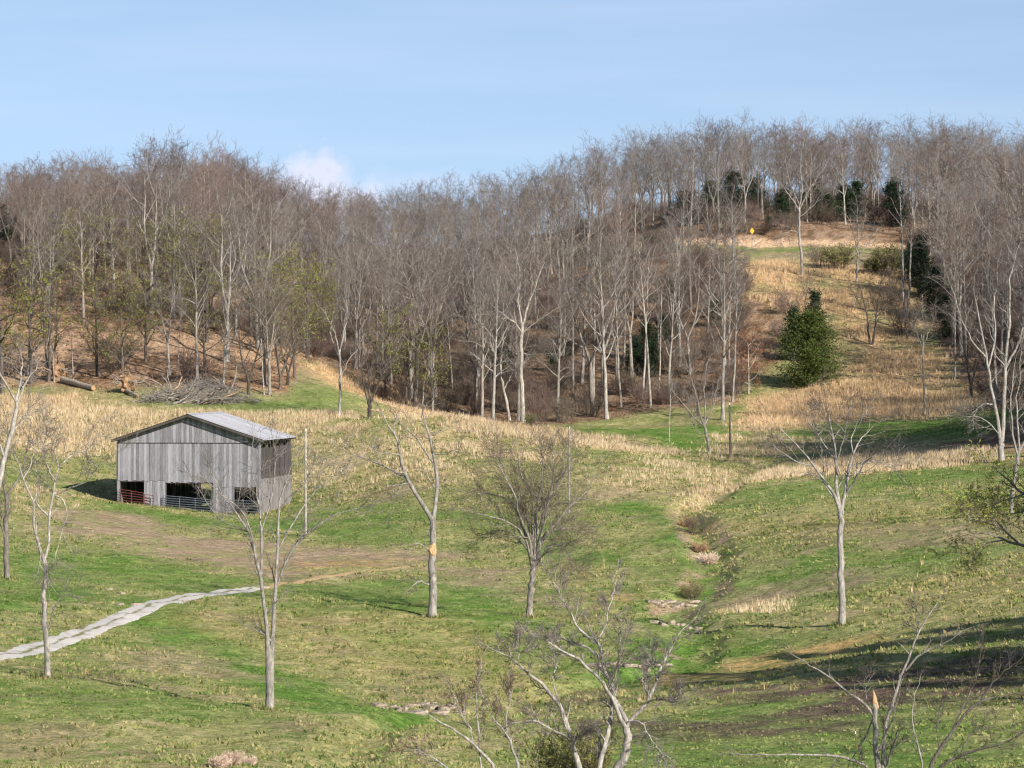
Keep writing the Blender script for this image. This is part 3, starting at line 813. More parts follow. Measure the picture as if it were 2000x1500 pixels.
LB = [
 ([(844,1207),(846,1160),(846,1117),(846,1062),(845,1014)], 25, 16, 0, None),
 ([(845,1018),(835,999),(816,970),(800,944),(792,933),(789,911),(781,889),(781,867),(772,849),(758,831),(747,812),(741,798)], 14, 2, -1.5, 0),
 ([(846,1018),(849,999),(853,970),(855,941),(849,911),(844,878),(842,853),(831,831),(825,798),(827,772)], 13, 2, 1.0, 0),
 ([(792,933),(772,922),(747,908),(717,897),(688,886),(672,880)], 7, 1.5, 1.5, 1),
 ([(781,889),(758,884),(739,886),(721,867),(710,860)], 4, 1, -1.5, 1),
 ([(844,849),(860,843),(875,836),(886,838)], 4, 1, .8, 2),
 ([(849,887),(871,887),(886,878),(892,888)], 4, 1, -1, 2),
 ([(845,903),(824,871),(809,849),(783,831),(778,815)], 6, 1.2, 1.5, 2),
 ([(772,849),(768,835),(774,818),(790,800)], 3, 1, .6, 1),
 ([(800,944),(785,945),(778,965),(770,985)], 3, 1, -1, 1),
 ([(839,1078),(833,1070),(820,1062),(800,1064)], 5, 1.2, -1, 0),
 ([(841,1142),(830,1140),(822,1134),(812,1140)], 6, 4, -.8, 0),
 ([(831,831),(822,815),(828,795),(840,782)], 3, 1, -.5, 2),
]
hero('tree', 'crooked bare tree with an orange torn scar on its straight trunk', (844, 1206), LB, seed=2, k2=4, L2=.10, extra=[wound(845, 1073, 16, 26)], fine=.8)

LC = [
 ([(1034,1205),(1036,1175),(1038,1146),(1041,1105)], 19, 17, 0, None),
 ([(1040,1110),(1031,1062),(1018,1036),(989,1018),(952,1007),(923,999)], 9, 1.6, -2, 0),
 ([(1038,1105),(1028,1050),(1007,985),(981,970),(945,963),(915,959)], 9, 1.6, 1.5, 0),
 ([(1041,1105),(1034,1050),(1014,1007),(1007,970),(989,933),(970,904)], 9, 1.6, -3, 0),
 ([(1042,1105),(1040,1060),(1040,1007),(1044,970),(1022,941),(1011,897),(1008,875)], 10, 1.6, 2, 0),
 ([(1043,1108),(1046,1060),(1046,1025),(1055,952),(1062,911),(1055,870)], 10, 1.6, -1.5, 0),
 ([(1045,1110),(1052,1075),(1055,1043),(1069,988),(1099,933),(1120,900)], 10, 1.6, 2, 0),
 ([(1046,1110),(1053,1080),(1058,1051),(1088,1021),(1113,985),(1143,966),(1165,925)], 9, 1.6, -1, 0),
 ([(1055,1060),(1066,1040),(1091,1032),(1121,1032)], 6, 1.5, 1.5, 7),
 ([(1046,1115),(1051,1098),(1069,1073),(1091,1063),(1112,1070)], 7, 1.5, -1, 0),
 ([(1041,1100),(1030,1070),(1000,1040),(970,1035),(940,1045)], 6, 1.4, 3, 0),
 ([(1044,1060),(1060,1000),(1085,960),(1100,900),(1110,880)], 7, 1.4, 3.5, 6),
 ([(1040,1060),(1025,1000),(1000,960),(985,920),(975,890)], 7, 1.4, 3, 4),
 ([(1048,1080),(1065,1010),(1080,940),(1085,890)], 7, 1.4, -3, 5),
 ([(1060,1070),(1090,1060),(1110,1090),(1118,1120)], 4, 1, -.5, 9),
]
hero('tree', 'round-headed bare tree with a dense fan of fine dark branches on a short trunk', (1035, 1205), LC, seed=3, mt=M_BARK2, mc=M_TWIGD, k2=11, L2=.21, k3=6, k4=5, leaf=M_LEAFO, lsize=.03, lfrac=.18, twr=.009)

LD = [
 ([(1645,1222),(1645,1180),(1644,1139),(1641,1062),(1643,1003)], 20, 15, 0, None),
 ([(1640,1000),(1635,977),(1623,955),(1604,933),(1593,911),(1571,886),(1546,860),(1520,834)], 10, 1.6, -1.5, 0),
 ([(1642,1005),(1634,955),(1634,908),(1632,878),(1626,853),(1623,823),(1618,795)], 13, 1.8, 1, 0),
 ([(1644,1005),(1645,988),(1652,959),(1656,919),(1667,889),(1681,856),(1703,834)], 11, 1.6, 1.5, 0),
 ([(1652,965),(1670,937),(1689,904),(1707,886),(1733,875)], 7, 1.5, -2, 3),
 ([(1593,911),(1557,904),(1530,885),(1505,867)], 4, 1, -1, 1),
 ([(1633,900),(1619,882),(1601,856),(1586,838),(1570,815)], 6, 1.3, 2, 2),
 ([(1634,900),(1645,870),(1652,840),(1658,805)], 5, 1.2, -1.5, 2),
 ([(1635,977),(1618,960),(1605,930),(1608,900),(1600,870)], 6, 1.2, 2.5, 1),
 ([(1667,889),(1662,860),(1672,830),(1690,805)], 4, 1, 2, 3),
 ([(1626,853),(1612,830),(1605,800)], 3, 1, -1, 2),
 ([(1689,904),(1715,900),(1740,915),(1755,905)], 3, 1, 1, 4),
]
hero('tree', 'bare tree with a tall single clear trunk alone on the pasture right of the creek', (1645, 1221), LD, seed=4, k2=6, L2=.13)

LE = [
 ([(93,1326),(93,1300),(92,1269),(86,1207),(85,1170),(90,1133),(90,1111),(86,1089)], 17, 12, 0, None),
 ([(86,1092),(75,1070),(72,1050),(66,1034),(66,1005),(66,979),(59,965),(46,935),(28,889)], 10, 2, -1, 0),
 ([(88,1090),(96,1064),(97,1035),(94,1009),(103,972),(110,935),(117,912),(108,885),(103,862)], 9, 2, 1, 0),
 ([(117,912),(138,889),(158,882),(175,875),(190,850)], 5, 1.3, 1.5, 2),
 ([(110,967),(133,954),(175,940),(189,912),(212,894)], 5, 1.3, -1.5, 2),
 ([(108,968),(124,972),(131,1004),(124,1032),(112,1064),(108,1092)], 5, 1.5, -.5, 2),
 ([(94,1228),(97,1222),(103,1193),(115,1170),(138,1154)], 5, 2, -1, 0),
 ([(97,1010),(87,1000),(75,990),(69,970),(72,940),(70,900)], 6, 1.5, 1.5, 2),
 ([(70,1060),(80,1080),(76,1100),(88,1120)], 4, 3, 0, 1),
 ([(46,935),(60,910),(66,880),(75,850)], 4, 1.2, 1, 1),
 ([(110,940),(95,920),(85,890),(88,850)], 4, 1.2, -1, 2),
]
hero('tree', 'crooked pale tree with a broken hanging limb in front of the gravel track', (93, 1325), LE, seed=5, k2=5, L2=.13)
LF = [
 ([(14,1133),(12,1090),(12,1064),(14,995),(12,963)], 16, 12, 0, None),
 ([(13,970),(20,955),(28,949),(41,926),(50,890),(58,850)], 8, 2, 1, 0),
 ([(12,970),(5,935),(9,900),(18,870),(14,830)], 8, 2, -1, 0),
 ([(13,1060),(4,1030),(2,990),(-10,950)], 6, 2, -1, 0),
 ([(5,935),(-15,910),(-30,870),(-35,830)], 5, 1.5, 1, 2),
]
hero('tree', 'bare tree at the far left edge standing uphill of the gravel track', (14, 1132), LF, seed=6, mt=M_BARK2, k2=6, L2=.16)
LG = [
 ([(-20,1010),(0,935),(9,894),(23,843),(34,802),(32,774)], 15, 8, 1, None),
 ([(32,790),(34,770),(41,742),(43,715),(40,690)], 6, 1.5, 1, 0),
 ([(32,785),(23,770),(5,737),(-10,720),(-20,690)], 6, 1.5, -1, 0),
 ([(35,785),(50,750),(55,737),(69,724),(80,700)], 5, 1.5, .5, 0),
 ([(9,894),(-5,860),(-20,840),(-40,800)], 6, 1.5, -1, 0),
 ([(25,840),(45,825),(60,790)], 4, 1.2, 1, 0),
]
hero('tree', 'tall leaning bare tree rising out of the left edge with pale forked top', (-60, 1300), LG, D=185, seed=7, k2=5, L2=.07)

LH = [
 ([(1204,1502),(1221,1480),(1227,1445),(1223,1421)], 22, 17, 0, None),
 ([(1223,1423),(1211,1403),(1200,1372),(1190,1347),(1172,1330),(1155,1309),(1134,1288),(1102,1274),(1067,1249),(1036,1239)], 11, 2, -1.5, 0),
 ([(1225,1410),(1211,1382),(1197,1361),(1190,1330),(1176,1309),(1179,1277),(1165,1256),(1160,1235)], 11, 4, 1, 0),
 ([(1165,1256),(1183,1221),(1190,1183),(1204,1134)], 5, 1.3, .8, 2),
 ([(1165,1258),(1137,1235),(1120,1218),(1109,1186),(1092,1151),(1071,1127),(1060,1100)], 6, 1.3, -.8, 2),
 ([(1172,1285),(1148,1267),(1116,1253),(1085,1246),(1050,1240)], 6, 1.3, 1.5, 2),
 ([(1224,1420),(1235,1400),(1260,1379),(1267,1358),(1284,1333),(1291,1295),(1309,1267),(1330,1235),(1348,1215)], 10, 1.6, 1, 0),
 ([(1262,1372),(1285,1364),(1309,1367),(1330,1354)], 4, 1.2, -1, 6),
 ([(1230,1410),(1246,1407),(1263,1421),(1277,1452),(1298,1480)], 5, 1.5, -1.5, 0),
 ([(1169,1502),(1179,1463),(1193,1417),(1195,1365),(1192,1340)], 13, 8, .5, None),
 ([(1134,1502),(1120,1466),(1113,1431),(1099,1393),(1088,1361),(1071,1347),(1050,1330),(1022,1309),(1011,1288),(980,1277),(969,1270)], 14, 2, -1, None),
 ([(1118,1458),(1122,1446),(1130,1438),(1141,1434)], 10, 7, -.4, 10),
 ([(1118,1450),(1102,1435),(1078,1424),(1046,1407),(1015,1410)], 7, 1.6, -1, 10),
 ([(1011,1288),(1014,1275),(1009,1263),(1000,1262)], 4, 2, .3, 10),
 ([(1267,1358),(1255,1330),(1262,1300)], 4, 1, 1, 6),
 ([(1284,1333),(1275,1300),(1278,1270)], 3, 1, -1, 6),
 ([(1190,1347),(1205,1310),(1210,1270),(1225,1230)], 5, 1.2, -1.2, 1),
 ([(1088,1361),(1080,1330),(1085,1290),(1075,1255)], 4, 1.2, 1.2, 10),
]
hero('tree', 'nearest bare tree at the bottom centre with three pale crooked stems', (1180, 1600), LH, D=128, seed=8, k2=11, L2=.09, twr=.009, fine=1.0, kink=1.5)
LI = [
 ([(969,1502),(952,1480),(924,1452),(896,1428),(864,1414),(840,1396),(815,1385)], 8, 1.5, 0, None),
 ([(1015,1502),(1001,1459),(990,1431),(966,1410),(952,1379),(940,1350)], 7, 1.5, .5, None),
 ([(940,1502),(936,1460),(934,1417),(932,1365),(934,1326),(938,1310)], 5, 1.5, .8, None),
 ([(875,1502),(855,1485),(840,1477),(820,1465),(808,1463)], 5, 1.2, 0, None),
 ([(990,1431),(988,1400),(996,1370),(990,1330)], 3, 1, .5, 1),
 ([(924,1452),(920,1425),(905,1400),(890,1360)], 3, 1, .5, 0),
]
hero('tree', 'low bare sapling clump at the bottom edge left of the nearest tree', (960, 1600), LI, D=126, seed=9, k2=10, L2=.16, kink=1.5, twr=.008, mc=M_TWIGR)

def snag(px, py, Dd, hpx):
    def f(root, base, Db):
        a = Db / F; r = np.random.default_rng(5)
        z0 = CZ - (py - HZ) / F * Db - base[2]; x0 = (px - 1000) / F * Db - base[0]
        P = np.array([[(x0, 0, z0), (x0 - .02, 0, z0 + hpx * .45 * a), (x0 - .05, .02, z0 + hpx * a)]]); 
        P2 = P + np.array((.07, 0, -.15)); P2[0, 2, 2] -= hpx * .5 * a
        bg = Bag(); bg.add(*tubes(P, np.array([[.085, .07, .012]]), 6)); bg.add(*tubes(P2, np.array([[.06, .045, .01]]), 5))
        o = link('broken_top', bg.mesh('broken_top', M_WOOD), root); o['label'] = 'splintered pale wood at the snapped top of the stem'
    return f
LJ = [
 ([(1716,1502),(1709,1452),(1708,1400),(1709,1372)], 14, 11, 0, None),
 ([(1723,1502),(1727,1445),(1734,1386),(1748,1358),(1762,1323),(1772,1288),(1790,1249),(1800,1218),(1818,1197),(1839,1172)], 10, 1.8, .6, None),
 ([(1769,1309),(1800,1277),(1846,1256),(1870,1240),(1895,1225)], 6, 1.4, -1, 1),
 ([(1707,1400),(1702,1389),(1681,1365),(1650,1347),(1622,1326),(1601,1309),(1566,1288),(1541,1274)], 7, 1.5, 1, 0),
 ([(1705,1502),(1657,1480),(1597,1473),(1510,1475),(1433,1472)], 7, 1.4, -1, None),
 ([(1804,1502),(1790,1442),(1779,1403),(1786,1358),(1800,1320)], 5, 1.3, 1, None),
 ([(1716,1466),(1737,1421),(1751,1375),(1760,1340)], 5, 1.3, -.6, 0),
 ([(1693,1365),(1690,1345),(1688,1325)], 3, 1, 0, 3),
 ([(1707,1400),(1690,1440),(1665,1480),(1655,1510)], 4, 1.5, 1, 0),
 ([(1790,1249),(1795,1220),(1790,1180)], 3, 1, 1, 1),
 ([(1730,1502),(1740,1470),(1748,1450),(1752,1435)], 6, 4, -1, None),
]
hero('tree', 'slender bare tree at the bottom right with a snapped splintered stem top', (1716, 1600), LJ, D=128, seed=10, k2=8, L2=.085, twr=.0075, fine=.9, kink=1.5, extra=[snag(1709, 1374, 0, 26)])
LK = [
 ([(1814,1502),(1835,1463),(1860,1428),(1888,1389),(1916,1368),(1954,1361),(1985,1352)], 10, 2, 0, None),
 ([(1828,1502),(1877,1473),(1930,1459),(1965,1452),(2000,1428),(2030,1415)], 8, 2, -.8, None),
 ([(1860,1428),(1875,1390),(1895,1350),(1910,1310),(1915,1270)], 5, 1.2, .8, 0),
 ([(1916,1368),(1940,1330),(1975,1300),(2010,1270)], 5, 1.2, -.6, 0),
 ([(1877,1473),(1890,1440),(1930,1420),(1960,1425)], 4, 1.2, .6, 1),
 ([(1835,1463),(1828,1420),(1840,1380),(1842,1350)], 3, 1, 1, 0),
]
hero('tree', 'dark low bare tree leaning out to the right at the bottom right corner', (1805, 1600), LK, D=124, seed=11, mt=M_BARKD, kink=1.5, k2=7, L2=.12, twr=.006)

# right-hand group
LM = [
 ([(1956,903),(1956,880),(1955,855)], 18, 15, 0, None),
 ([(1954,862),(1951,834),(1945,801),(1938,770),(1928,700),(1915,640),(1905,580)], 11, 2, -1, 0),
 ([(1957,862),(1960,834),(1961,788),(1964,700),(1975,620),(1970,540),(1985,490)], 13, 2, 1.5, 0),
 ([(1938,790),(1920,789),(1905,800),(1900,812)], 5, 1.3, -.8, 1),
 ([(1958,860),(1945,840),(1925,820),(1905,812),(1885,815)], 4, 1.2, -1, 0),
 ([(1928,700),(1900,670),(1875,620),(1860,560)], 6, 1.5, -2, 1),
 ([(1964,720),(1990,670),(2010,600),(2030,560)], 7, 1.6, 2, 2),
 ([(1930,720),(1945,660),(1940,590),(1950,530)], 6, 1.4, 1.5, 1),
]
hero('tree', 'tall grey tree with a split trunk at the edge of the shaded bank', (1956, 902), LM, seed=12, k2=8, L2=.11, fine=1.1)
LN = [
 ([(1975,1008),(1976,965),(1983,927),(1988,892),(1992,875)], 13, 9, 0, None),
 ([(1989,892),(1983,877),(1977,839),(1973,796),(1976,760),(1985,700)], 7, 1.5, -1, 0),
 ([(1992,880),(1988,839),(1983,788),(1992,740),(1995,690)], 6, 1.5, 1, 0),
 ([(1992,880),(2005,855),(2015,800),(2030,760)], 7, 1.5, 1, 0),
]
hero('tree', 'slim pale tree with upswept fork at the right edge below the shaded bank', (1975, 1007), LN, seed=13, k2=7, L2=.12)
LO = [
 ([(1386,887),(1382,856),(1375,830)], 9, 7, 0, None),
 ([(1377,835),(1366,810),(1362,780),(1350,740),(1340,700)], 5, 1.3, -1, 0),
 ([(1376,833),(1378,790),(1375,740),(1385,700)], 5, 1.3, 1, 0),
 ([(1376,833),(1355,815),(1335,790),(1310,760)], 5, 1.3, -1, 0),
 ([(1377,830),(1395,790),(1400,750),(1420,720)], 4, 1.2, 1, 0),
 ([(1380,845),(1365,850),(1350,820),(1345,790)], 3, 1.2, 1, 0),
]
hero('tree', 'small bushy bare tree standing alone on the green hollow floor', (1386, 886), LO, seed=14, mt=M_BARK2, k2=8, L2=.16, twr=.012)
LP = [
 ([(662,813),(664,770),(664,722),(662,682)], 8, 6, 0, None),
 ([(662,690),(655,650),(640,620),(625,600)], 4, 1.2, -1, 0),
 ([(663,690),(672,650),(680,610),(672,580)], 4, 1.2, 1, 0),
 ([(664,740),(680,705),(700,680),(712,650)], 4, 1.2, -1, 0),
 ([(663,700),(650,670),(645,640),(655,600)], 3, 1.2, 1, 0),
]
hero('tree', 'small pale forked tree on the green spur left of the hollow', (662, 812), LP, seed=15, k2=6, L2=.13, twr=.012)
LQ = [
 ([(722,819),(722,800),(720,785)], 12, 10, 0, None),
 ([(720,790),(712,760),(706,720),(700,680),(690,640)], 5, 1.3, -1, 0),
 ([(721,790),(722,750),(716,700),(722,650)], 5, 1.3, 1, 0),
 ([(723,790),(740,745),(765,700),(780,670)], 6, 1.3, -1, 0),
 ([(722,785),(735,730),(740,680),(755,640)], 4, 1.2, 2, 0),
]
hero('tree', 'dark multi-stemmed tree on the green spur at the edge of the hollow', (722, 818), LQ, seed=16, mt=M_BARKD, mc=M_TWIG, k2=9, L2=.15, twr=.012)
LR = [
 ([(1567,538),(1565,500),(1562,456),(1561,424),(1560,405)], 8, 6, 0, None),
 ([(1560,410),(1545,385),(1525,360),(1505,340)], 4, 1.3, -1, 0),
 ([(1560,410),(1568,370),(1562,320),(1570,285)], 4, 1.3, 1, 0),
 ([(1561,410),(1580,370),(1600,340),(1615,320)], 4, 1.3, 1, 0),
 ([(1561,455),(1550,451),(1535,453),(1525,458)], 2.5, 1, -1, 0),
 ([(1561,425),(1590,400),(1610,370)], 3, 1.2, -1, 0),
 ([(1561,400),(1540,350),(1535,310)], 3, 1.2, -1, 0),
]
hero('tree', 'pale bare tree standing alone in dry grass below the hilltop road', (1567, 537), LR, seed=17, k2=8, L2=.15, twr=.013)
LS = [
 ([(1673,552),(1675,520),(1674,480)], 6, 5, 0, None),
 ([(1674,485),(1665,450),(1655,420)], 3, 1, -1, 0), ([(1674,485),(1684,450),(1690,415)], 3, 1, 1, 0), ([(1675,500),(1700,470),(1712,450)], 3, 1, 1, 0), ([(1674,480),(1676,440),(1672,400)], 3, 1, 0, 0),
]
hero('tree', 'small bare tree on the dirt edge just below the hilltop road bend', (1673, 551), LS, seed=18, k2=8, L2=.17, mt=M_BARK2, twr=.012)
LT = [
 ([(1700,673),(1695,640),(1692,600),(1683,570),(1676,550)], 6, 2, -1, None),
 ([(1703,674),(1710,640),(1712,600),(1720,560),(1728,540)], 7, 2, 1, None),
 ([(1692,610),(1675,590),(1660,560)], 3, 1, -1, 0), ([(1712,610),(1700,580),(1698,545)], 3, 1, 1, 1), ([(1711,620),(1730,600),(1745,580)], 3, 1, 1, 1),
]
hero('tree', 'dark twin-stemmed tree halfway up the dry grass slope', (1701, 673), LT, seed=19, mt=M_BARKD, mc=M_TWIGD, k2=7, L2=.17, twr=.012)
LU = [
 ([(1806,812),(1805,760),(1803,700),(1802,665)], 6, 4, 0, None),
 ([(1802,680),(1790,650),(1775,625)], 3, 1, -1, 0), ([(1802,680),(1806,640),(1800,605)], 3, 1, 1, 0), ([(1802,680),(1815,645),(1825,620)], 3, 1, 1, 0), ([(1802,672),(1798,640),(1785,610)], 3, 1, 1, 0),
]
hero('tree', 'thin pale tree with a fan top at the foot of the dry grass slope', (1806, 811), LU, seed=20, k2=8, L2=.14, twr=.011)
LV = [
 ([(1022,826),(1020,780),(1018,720),(1018,660),(1020,630)], 13, 9, 0, None),
 ([(1019,650),(1005,630),(985,615),(965,600)], 6, 1.5, -1, 0), ([(1020,640),(1030,600),(1045,560),(1060,520)], 7, 1.6, 1, 0),
 ([(1020,640),(1012,590),(1015,540),(1010,500)], 7, 1.6, 1, 0), ([(1021,650),(1050,625),(1075,610),(1090,600)], 4, 1.2, -1, 0), ([(1030,600),(1040,560),(1035,520)], 4, 1.2, -1, 2),
 ([(1018,690),(1040,692),(1060,690)], 3, 1, -1, 0),
]
hero('tree', 'largest pale trunk at the front of the wood behind the low spur', (1021, 825), LV, seed=21, k2=8, L2=.12, twr=.012)
LW = [
 ([(996,822),(990,790),(982,750),(976,710)], 9, 6, 0, None),
 ([(977,715),(965,690),(950,665)], 4, 1.2, -1, 0), ([(977,715),(980,680),(990,640)], 4, 1.2, 1, 0), ([(985,760),(1000,730),(1010,700)], 4, 1.2, 1, 0), ([(978,720),(962,715),(940,690)], 3, 1.2, 1, 0),
]
hero('tree', 'leaning pale tree just left of the largest trunk behind the low spur', (996, 821), LW, seed=22, k2=7, L2=.13, twr=.012)

# leafy boughs reaching in from the right edge
LX = [
 ([(2050,1075),(2010,1068),(1980,1062),(1950,1050),(1930,1040),(1900,1042)], 9, 2, -1, None),
 ([(2060,980),(2020,975),(1990,960),(1965,930),(1940,915)], 8, 2, -1, None),
 ([(1990,1062),(1960,1035),(1930,1020),(1900,1015),(1880,1000)], 5, 1.5, -1.5, 0),
 ([(1960,1055),(1930,1060),(1900,1078),(1880,1080)], 4, 1.2, 1, 0),
 ([(2000,965),(1970,975),(1940,985),(1915,985)], 4, 1.2, 1, 1),
 ([(2030,975),(2000,1000),(1960,1005),(1930,1000)], 4, 1.2, -1, 1),
]
hero('tree', 'low boughs with young yellow-green leaves reaching in from the right edge', (2100, 1250), LX, D=195, seed=23, mt=M_BARK2, mc=M_TWIG, k2=9, L2=.15, droop=.03, leaf=M_LEAFY, lsize=.085, lfrac=.8, twr=.007)

# ------------------------------------------------------------------ placed trees of the wood's edge
def at_px(kn, px, py, hpx, name, label, cat, group=None, D=None, wid=1.0, base_h=None, rz=None):
    x, y, z = gpos(px, py, D)
    hm = hpx * y / F
    k = KINDS[kn]; H0 = base_h or {'t': 16, 'r': 15, 'w': 15, 's': 15, 'g': 9, 'd': 10, 'c': 9, 'b': 9}[kn[0]]
    s = hm / H0
    o = place(k, name, (x, y, z - .1), s * wid, rz, s)
    return tag(o, label, cat, group)
front_row = [(1120,762,300),(1160,808,330),(1186,818,350),(1213,795,290),(1255,780,310),(1271,797,330),(1411,820,340),(1431,785,280),(935,770,290),(885,785,230),(1090,800,250)]
for i, (px, py, h) in enumerate(front_row):
    fl = ['slender pale tree first to the right of the largest pale trunk', 'slender pale tree second from the largest trunk, lower on the slope', 'slender pale tree with the lowest foot of the row, third from the largest trunk', 'slender pale tree fourth from the largest trunk, between shadows', 'slender pale tree fifth from the largest trunk near dark cedars', 'slender pale tree sixth from the largest trunk, beside the dark cedars', 'tall thick pale tree rising behind the bushy lone tree', 'slimmer pale tree just right of the tall one behind the bushy tree', 'slender pale tree left of the leaning tree, behind the spur', 'slender tree further left, beside the yellow-green leafing trees', 'slender pale tree close beside the largest pale trunk on its right'][i]
    at_px(('slim0', 'slim1', 'tall1', 'slim0')[i % 4], px, py, h, 'forest_tree', fl, 'tree', 'slender pale trees at the foot of the central wooded hill')
at_px('slim1', 1307, 863, 150, 'tree', 'thin young pale tree standing alone on the green hollow left of the bushy one', 'tree')
at_px('dark1', 1363, 812, 150, 'tree', 'dark low tree at the edge of the hollow behind the bushy lone tree', 'tree')
for i, (px, py, h) in enumerate([(1865,742,250),(1897,778,190),(1766,620,300),(1772,622,280),(1830,590,260)]):
    at_px(('slim0', 'dark0', 'slim1', 'slim0', 'tall3')[i], px, py, h, 'forest_tree', ['slim pale tree low on the right margin of the dry slope', 'dark short tree lowest on the right margin of the dry slope', 'left one of two thin pale trees beside the slope cedars', 'right one of two thin pale trees beside the slope cedars', 'straight tree rising behind the cedar cluster on the slope margin'][i], 'tree', 'bare trees along the right margin of the dry slope')
for i, (px, py, h) in enumerate([(95,746,210),(106,745,190),(143,742,170),(330,732,190),(347,722,170),(435,752,220),(485,770,200),(516,771,190),(527,771,210),(548,760,200),(562,752,180)]):
    at_px(('dark0', 'slim1', 'slim0', 'wide0', 'slim1', 'tall1', 'dark1', 'slim0', 'wide1', 'dark0', 'dark1')[i], px, py, h, 'forest_tree', ['dark bare tree standing at the uphill end of the sawn log', 'thin pale tree touching the dark one by the sawn log', 'thin pale tree standing just behind the middle of the sawn log', 'forked tree above the left end of the branch heaps', 'thin pale tree right of the forked one above the branch heaps', 'straight tree rising above the right branch heap', 'dark bare tree just off the right end of the branch heaps', 'thin pale tree first right of the branch heaps', 'forked tree second right of the branch heaps', 'dark tree third right of the branch heaps', 'dark tree nearest the upper end of the grassy spur'][i], 'tree', 'edge trees along the foot of the left hill')
for i, (px, py, h, w) in enumerate([(5,770,250,1.2),(60,750,200,1.2),(190,735,190,1.1),(240,745,170,1.2),(285,705,160,1.1),(400,720,170,1.0),(520,700,190,1.0),(575,740,200,1.0),(600,700,190,1.0)]):
    at_px('green%d' % (i % 3), px, py, h, 'forest_tree', 'low spreading olive-leafed tree ' + ['at the far left edge of the wood', 'above the left end of the sawn log', 'between the sawn log and the uprooted stump', 'directly above the uprooted stump', 'up the bank above the left branch heap', 'up the bank above the right branch heap', 'right of and above the branch heaps', 'at the upper end of the grassy spur', 'highest and rightmost near the grassy spur'][i], 'tree', 'leafing trees on the left hill foot', wid=w)
for i, (px, py, h, w) in enumerate([(792,778,190,.8),(845,785,160,.75),(752,770,150,.8)]):
    at_px('green%d' % ((1, 1, 0)[i]), px, py, h, 'forest_tree', ('taller leafing tree with yellow-green crown behind the low spur', 'narrow leafing tree right of the taller yellow-green one behind the spur', 'olive leafing tree left of the taller yellow-green one behind the spur')[i], 'tree', wid=w, D=(430, 428, 434)[i])
at_px('bigcedar', 1582, 754, 150, 'cedar_tree', 'big bright green cedar beside the dry grass slope', 'cedar', base_h=9.0, wid=1.2)
at_px('cedar0', 1550, 735, 112, 'cedar_tree', 'dark cedar tucked behind the left side of the big bright cedar', 'cedar', D=463, wid=1.2)
at_px('cedar1', 1592, 700, 128, 'cedar_tree', 'dark slim cedar behind the right side of the big bright cedar', 'cedar', D=466, wid=1.0)
at_px('dark0', 1565, 700, 160, 'tree', 'dark bare tree poking up behind the big bright cedar', 'tree', D=466, wid=.8)
at_px('rust', 1462, 780, 120, 'beech_tree', 'small tree holding rust-orange leaves left of the big cedar', 'tree', base_h=5.2, D=444)
cl = [(1800,625,130,1.2),(1828,650,110,1.3),(1852,705,105,1.2),(1778,560,80,1.2)]
for i, (px, py, h, w) in enumerate(cl):
    at_px('cedar%d' % (i % 3), px, py, h, 'cedar_tree', 'dark cedar ' + ['second highest in the cluster right of the dry slope', 'second lowest in the cluster right of the dry slope', 'lowest and rightmost in the cluster right of the dry slope', 'highest in the cluster right of the dry slope'][i], 'cedar', 'cedars clustered right of the dry slope', D=np.interp(px, [1770, 1860], [505, 462]), wid=w)
for i, (px, py, h) in enumerate([(1262,712,90),(1240,730,80),(1290,690,80),(1312,630,80),(1275,735,70),(975,715,60),(995,735,55),(1078,725,45),(1105,700,40),(1395,640,60),(1440,640,50)]):
    at_px('cedar%d' % (i % 3), px, py, h, 'cedar_tree', 'dark understory cedar in the shade of the central wooded hill', 'cedar', 'cedars under the trees of the central hill', wid=1.35)
for i, (px, py, h) in enumerate([(1350,450,75),(1388,452,85),(1430,450,95),(1472,448,80),(1530,446,70),(1615,440,60),(1650,446,75),(1672,448,80),(1745,452,95),(1330,452,70),(1590,444,90)]):
    at_px('cedar%d' % ((i + 1) % 3), px, py, h, 'cedar_tree', 'dark cedar ' + ['first from the left in the hilltop clump above the road sign', 'second from the left in the hilltop clump above the road sign', 'third, largest in the hilltop clump above the road sign', 'right of the largest one in the hilltop clump', 'left of the lone pale tree crown on the hilltop', 'right of the lone pale tree crown on the hilltop', 'above the bend tree on the hilltop', 'just right of the one above the bend tree', 'at the right end of the hilltop row', 'furthest left on the hilltop behind bare trunks', 'directly behind the lone pale tree crown'][i], 'cedar', 'cedars on the hilltop above the road', D=562 + (i % 4) * 5, wid=1.7)
for i, (px, py, h) in enumerate([(2,500,110),(28,505,85),(345,560,70),(395,560,85),(470,560,85),(215,520,90),(375,585,60)]):
    at_px('cedar%d' % (i % 3), px, py, h, 'cedar_tree', 'dark cedar showing among bare trees on the left hill', 'cedar', 'cedars on the left hill', wid=1.2)
at_px('cedar2', 1500, 452, 30, 'cedar_tree', 'tiny young cedar beside the road above the orange bank', 'cedar', wid=1.5)
at_px('cedar0', 1458, 565, 34, 'cedar_tree', 'little cedar on the upper left edge of the dry slope', 'cedar', wid=1.5)

# ------------------------------------------------------------------ the woods
fr = np.random.default_rng(77)
NC = 9000
cu = fr.uniform(-.21, .21, NC); cy = np.sqrt(fr.uniform(340 ** 2, 680 ** 2, NC)); cx = cu * cy
wd = wood(cx, cy)
ok = (wd > 3) & (cy < 655)
cx, cy, wd = cx[ok], cy[ok], wd[ok]
keep = []
grid = {}
for i in range(len(cx)):
    gx, gy = int(cx[i] // 4), int(cy[i] // 4)
    md = 4.3 if cy[i] < 545 else 3.7
    good = True
    for a in (-1, 0, 1):
        for b_ in (-1, 0, 1):
            for j in grid.get((gx + a, gy + b_), ()):
                if (cx[j] - cx[i]) ** 2 + (cy[j] - cy[i]) ** 2 < md * md: good = False; break
            if not good: break
        if not good: break
    if good:
        grid.setdefault((gx, gy), []).append(i); keep.append(i)
cx, cy, wd = cx[keep], cy[keep], wd[keep]
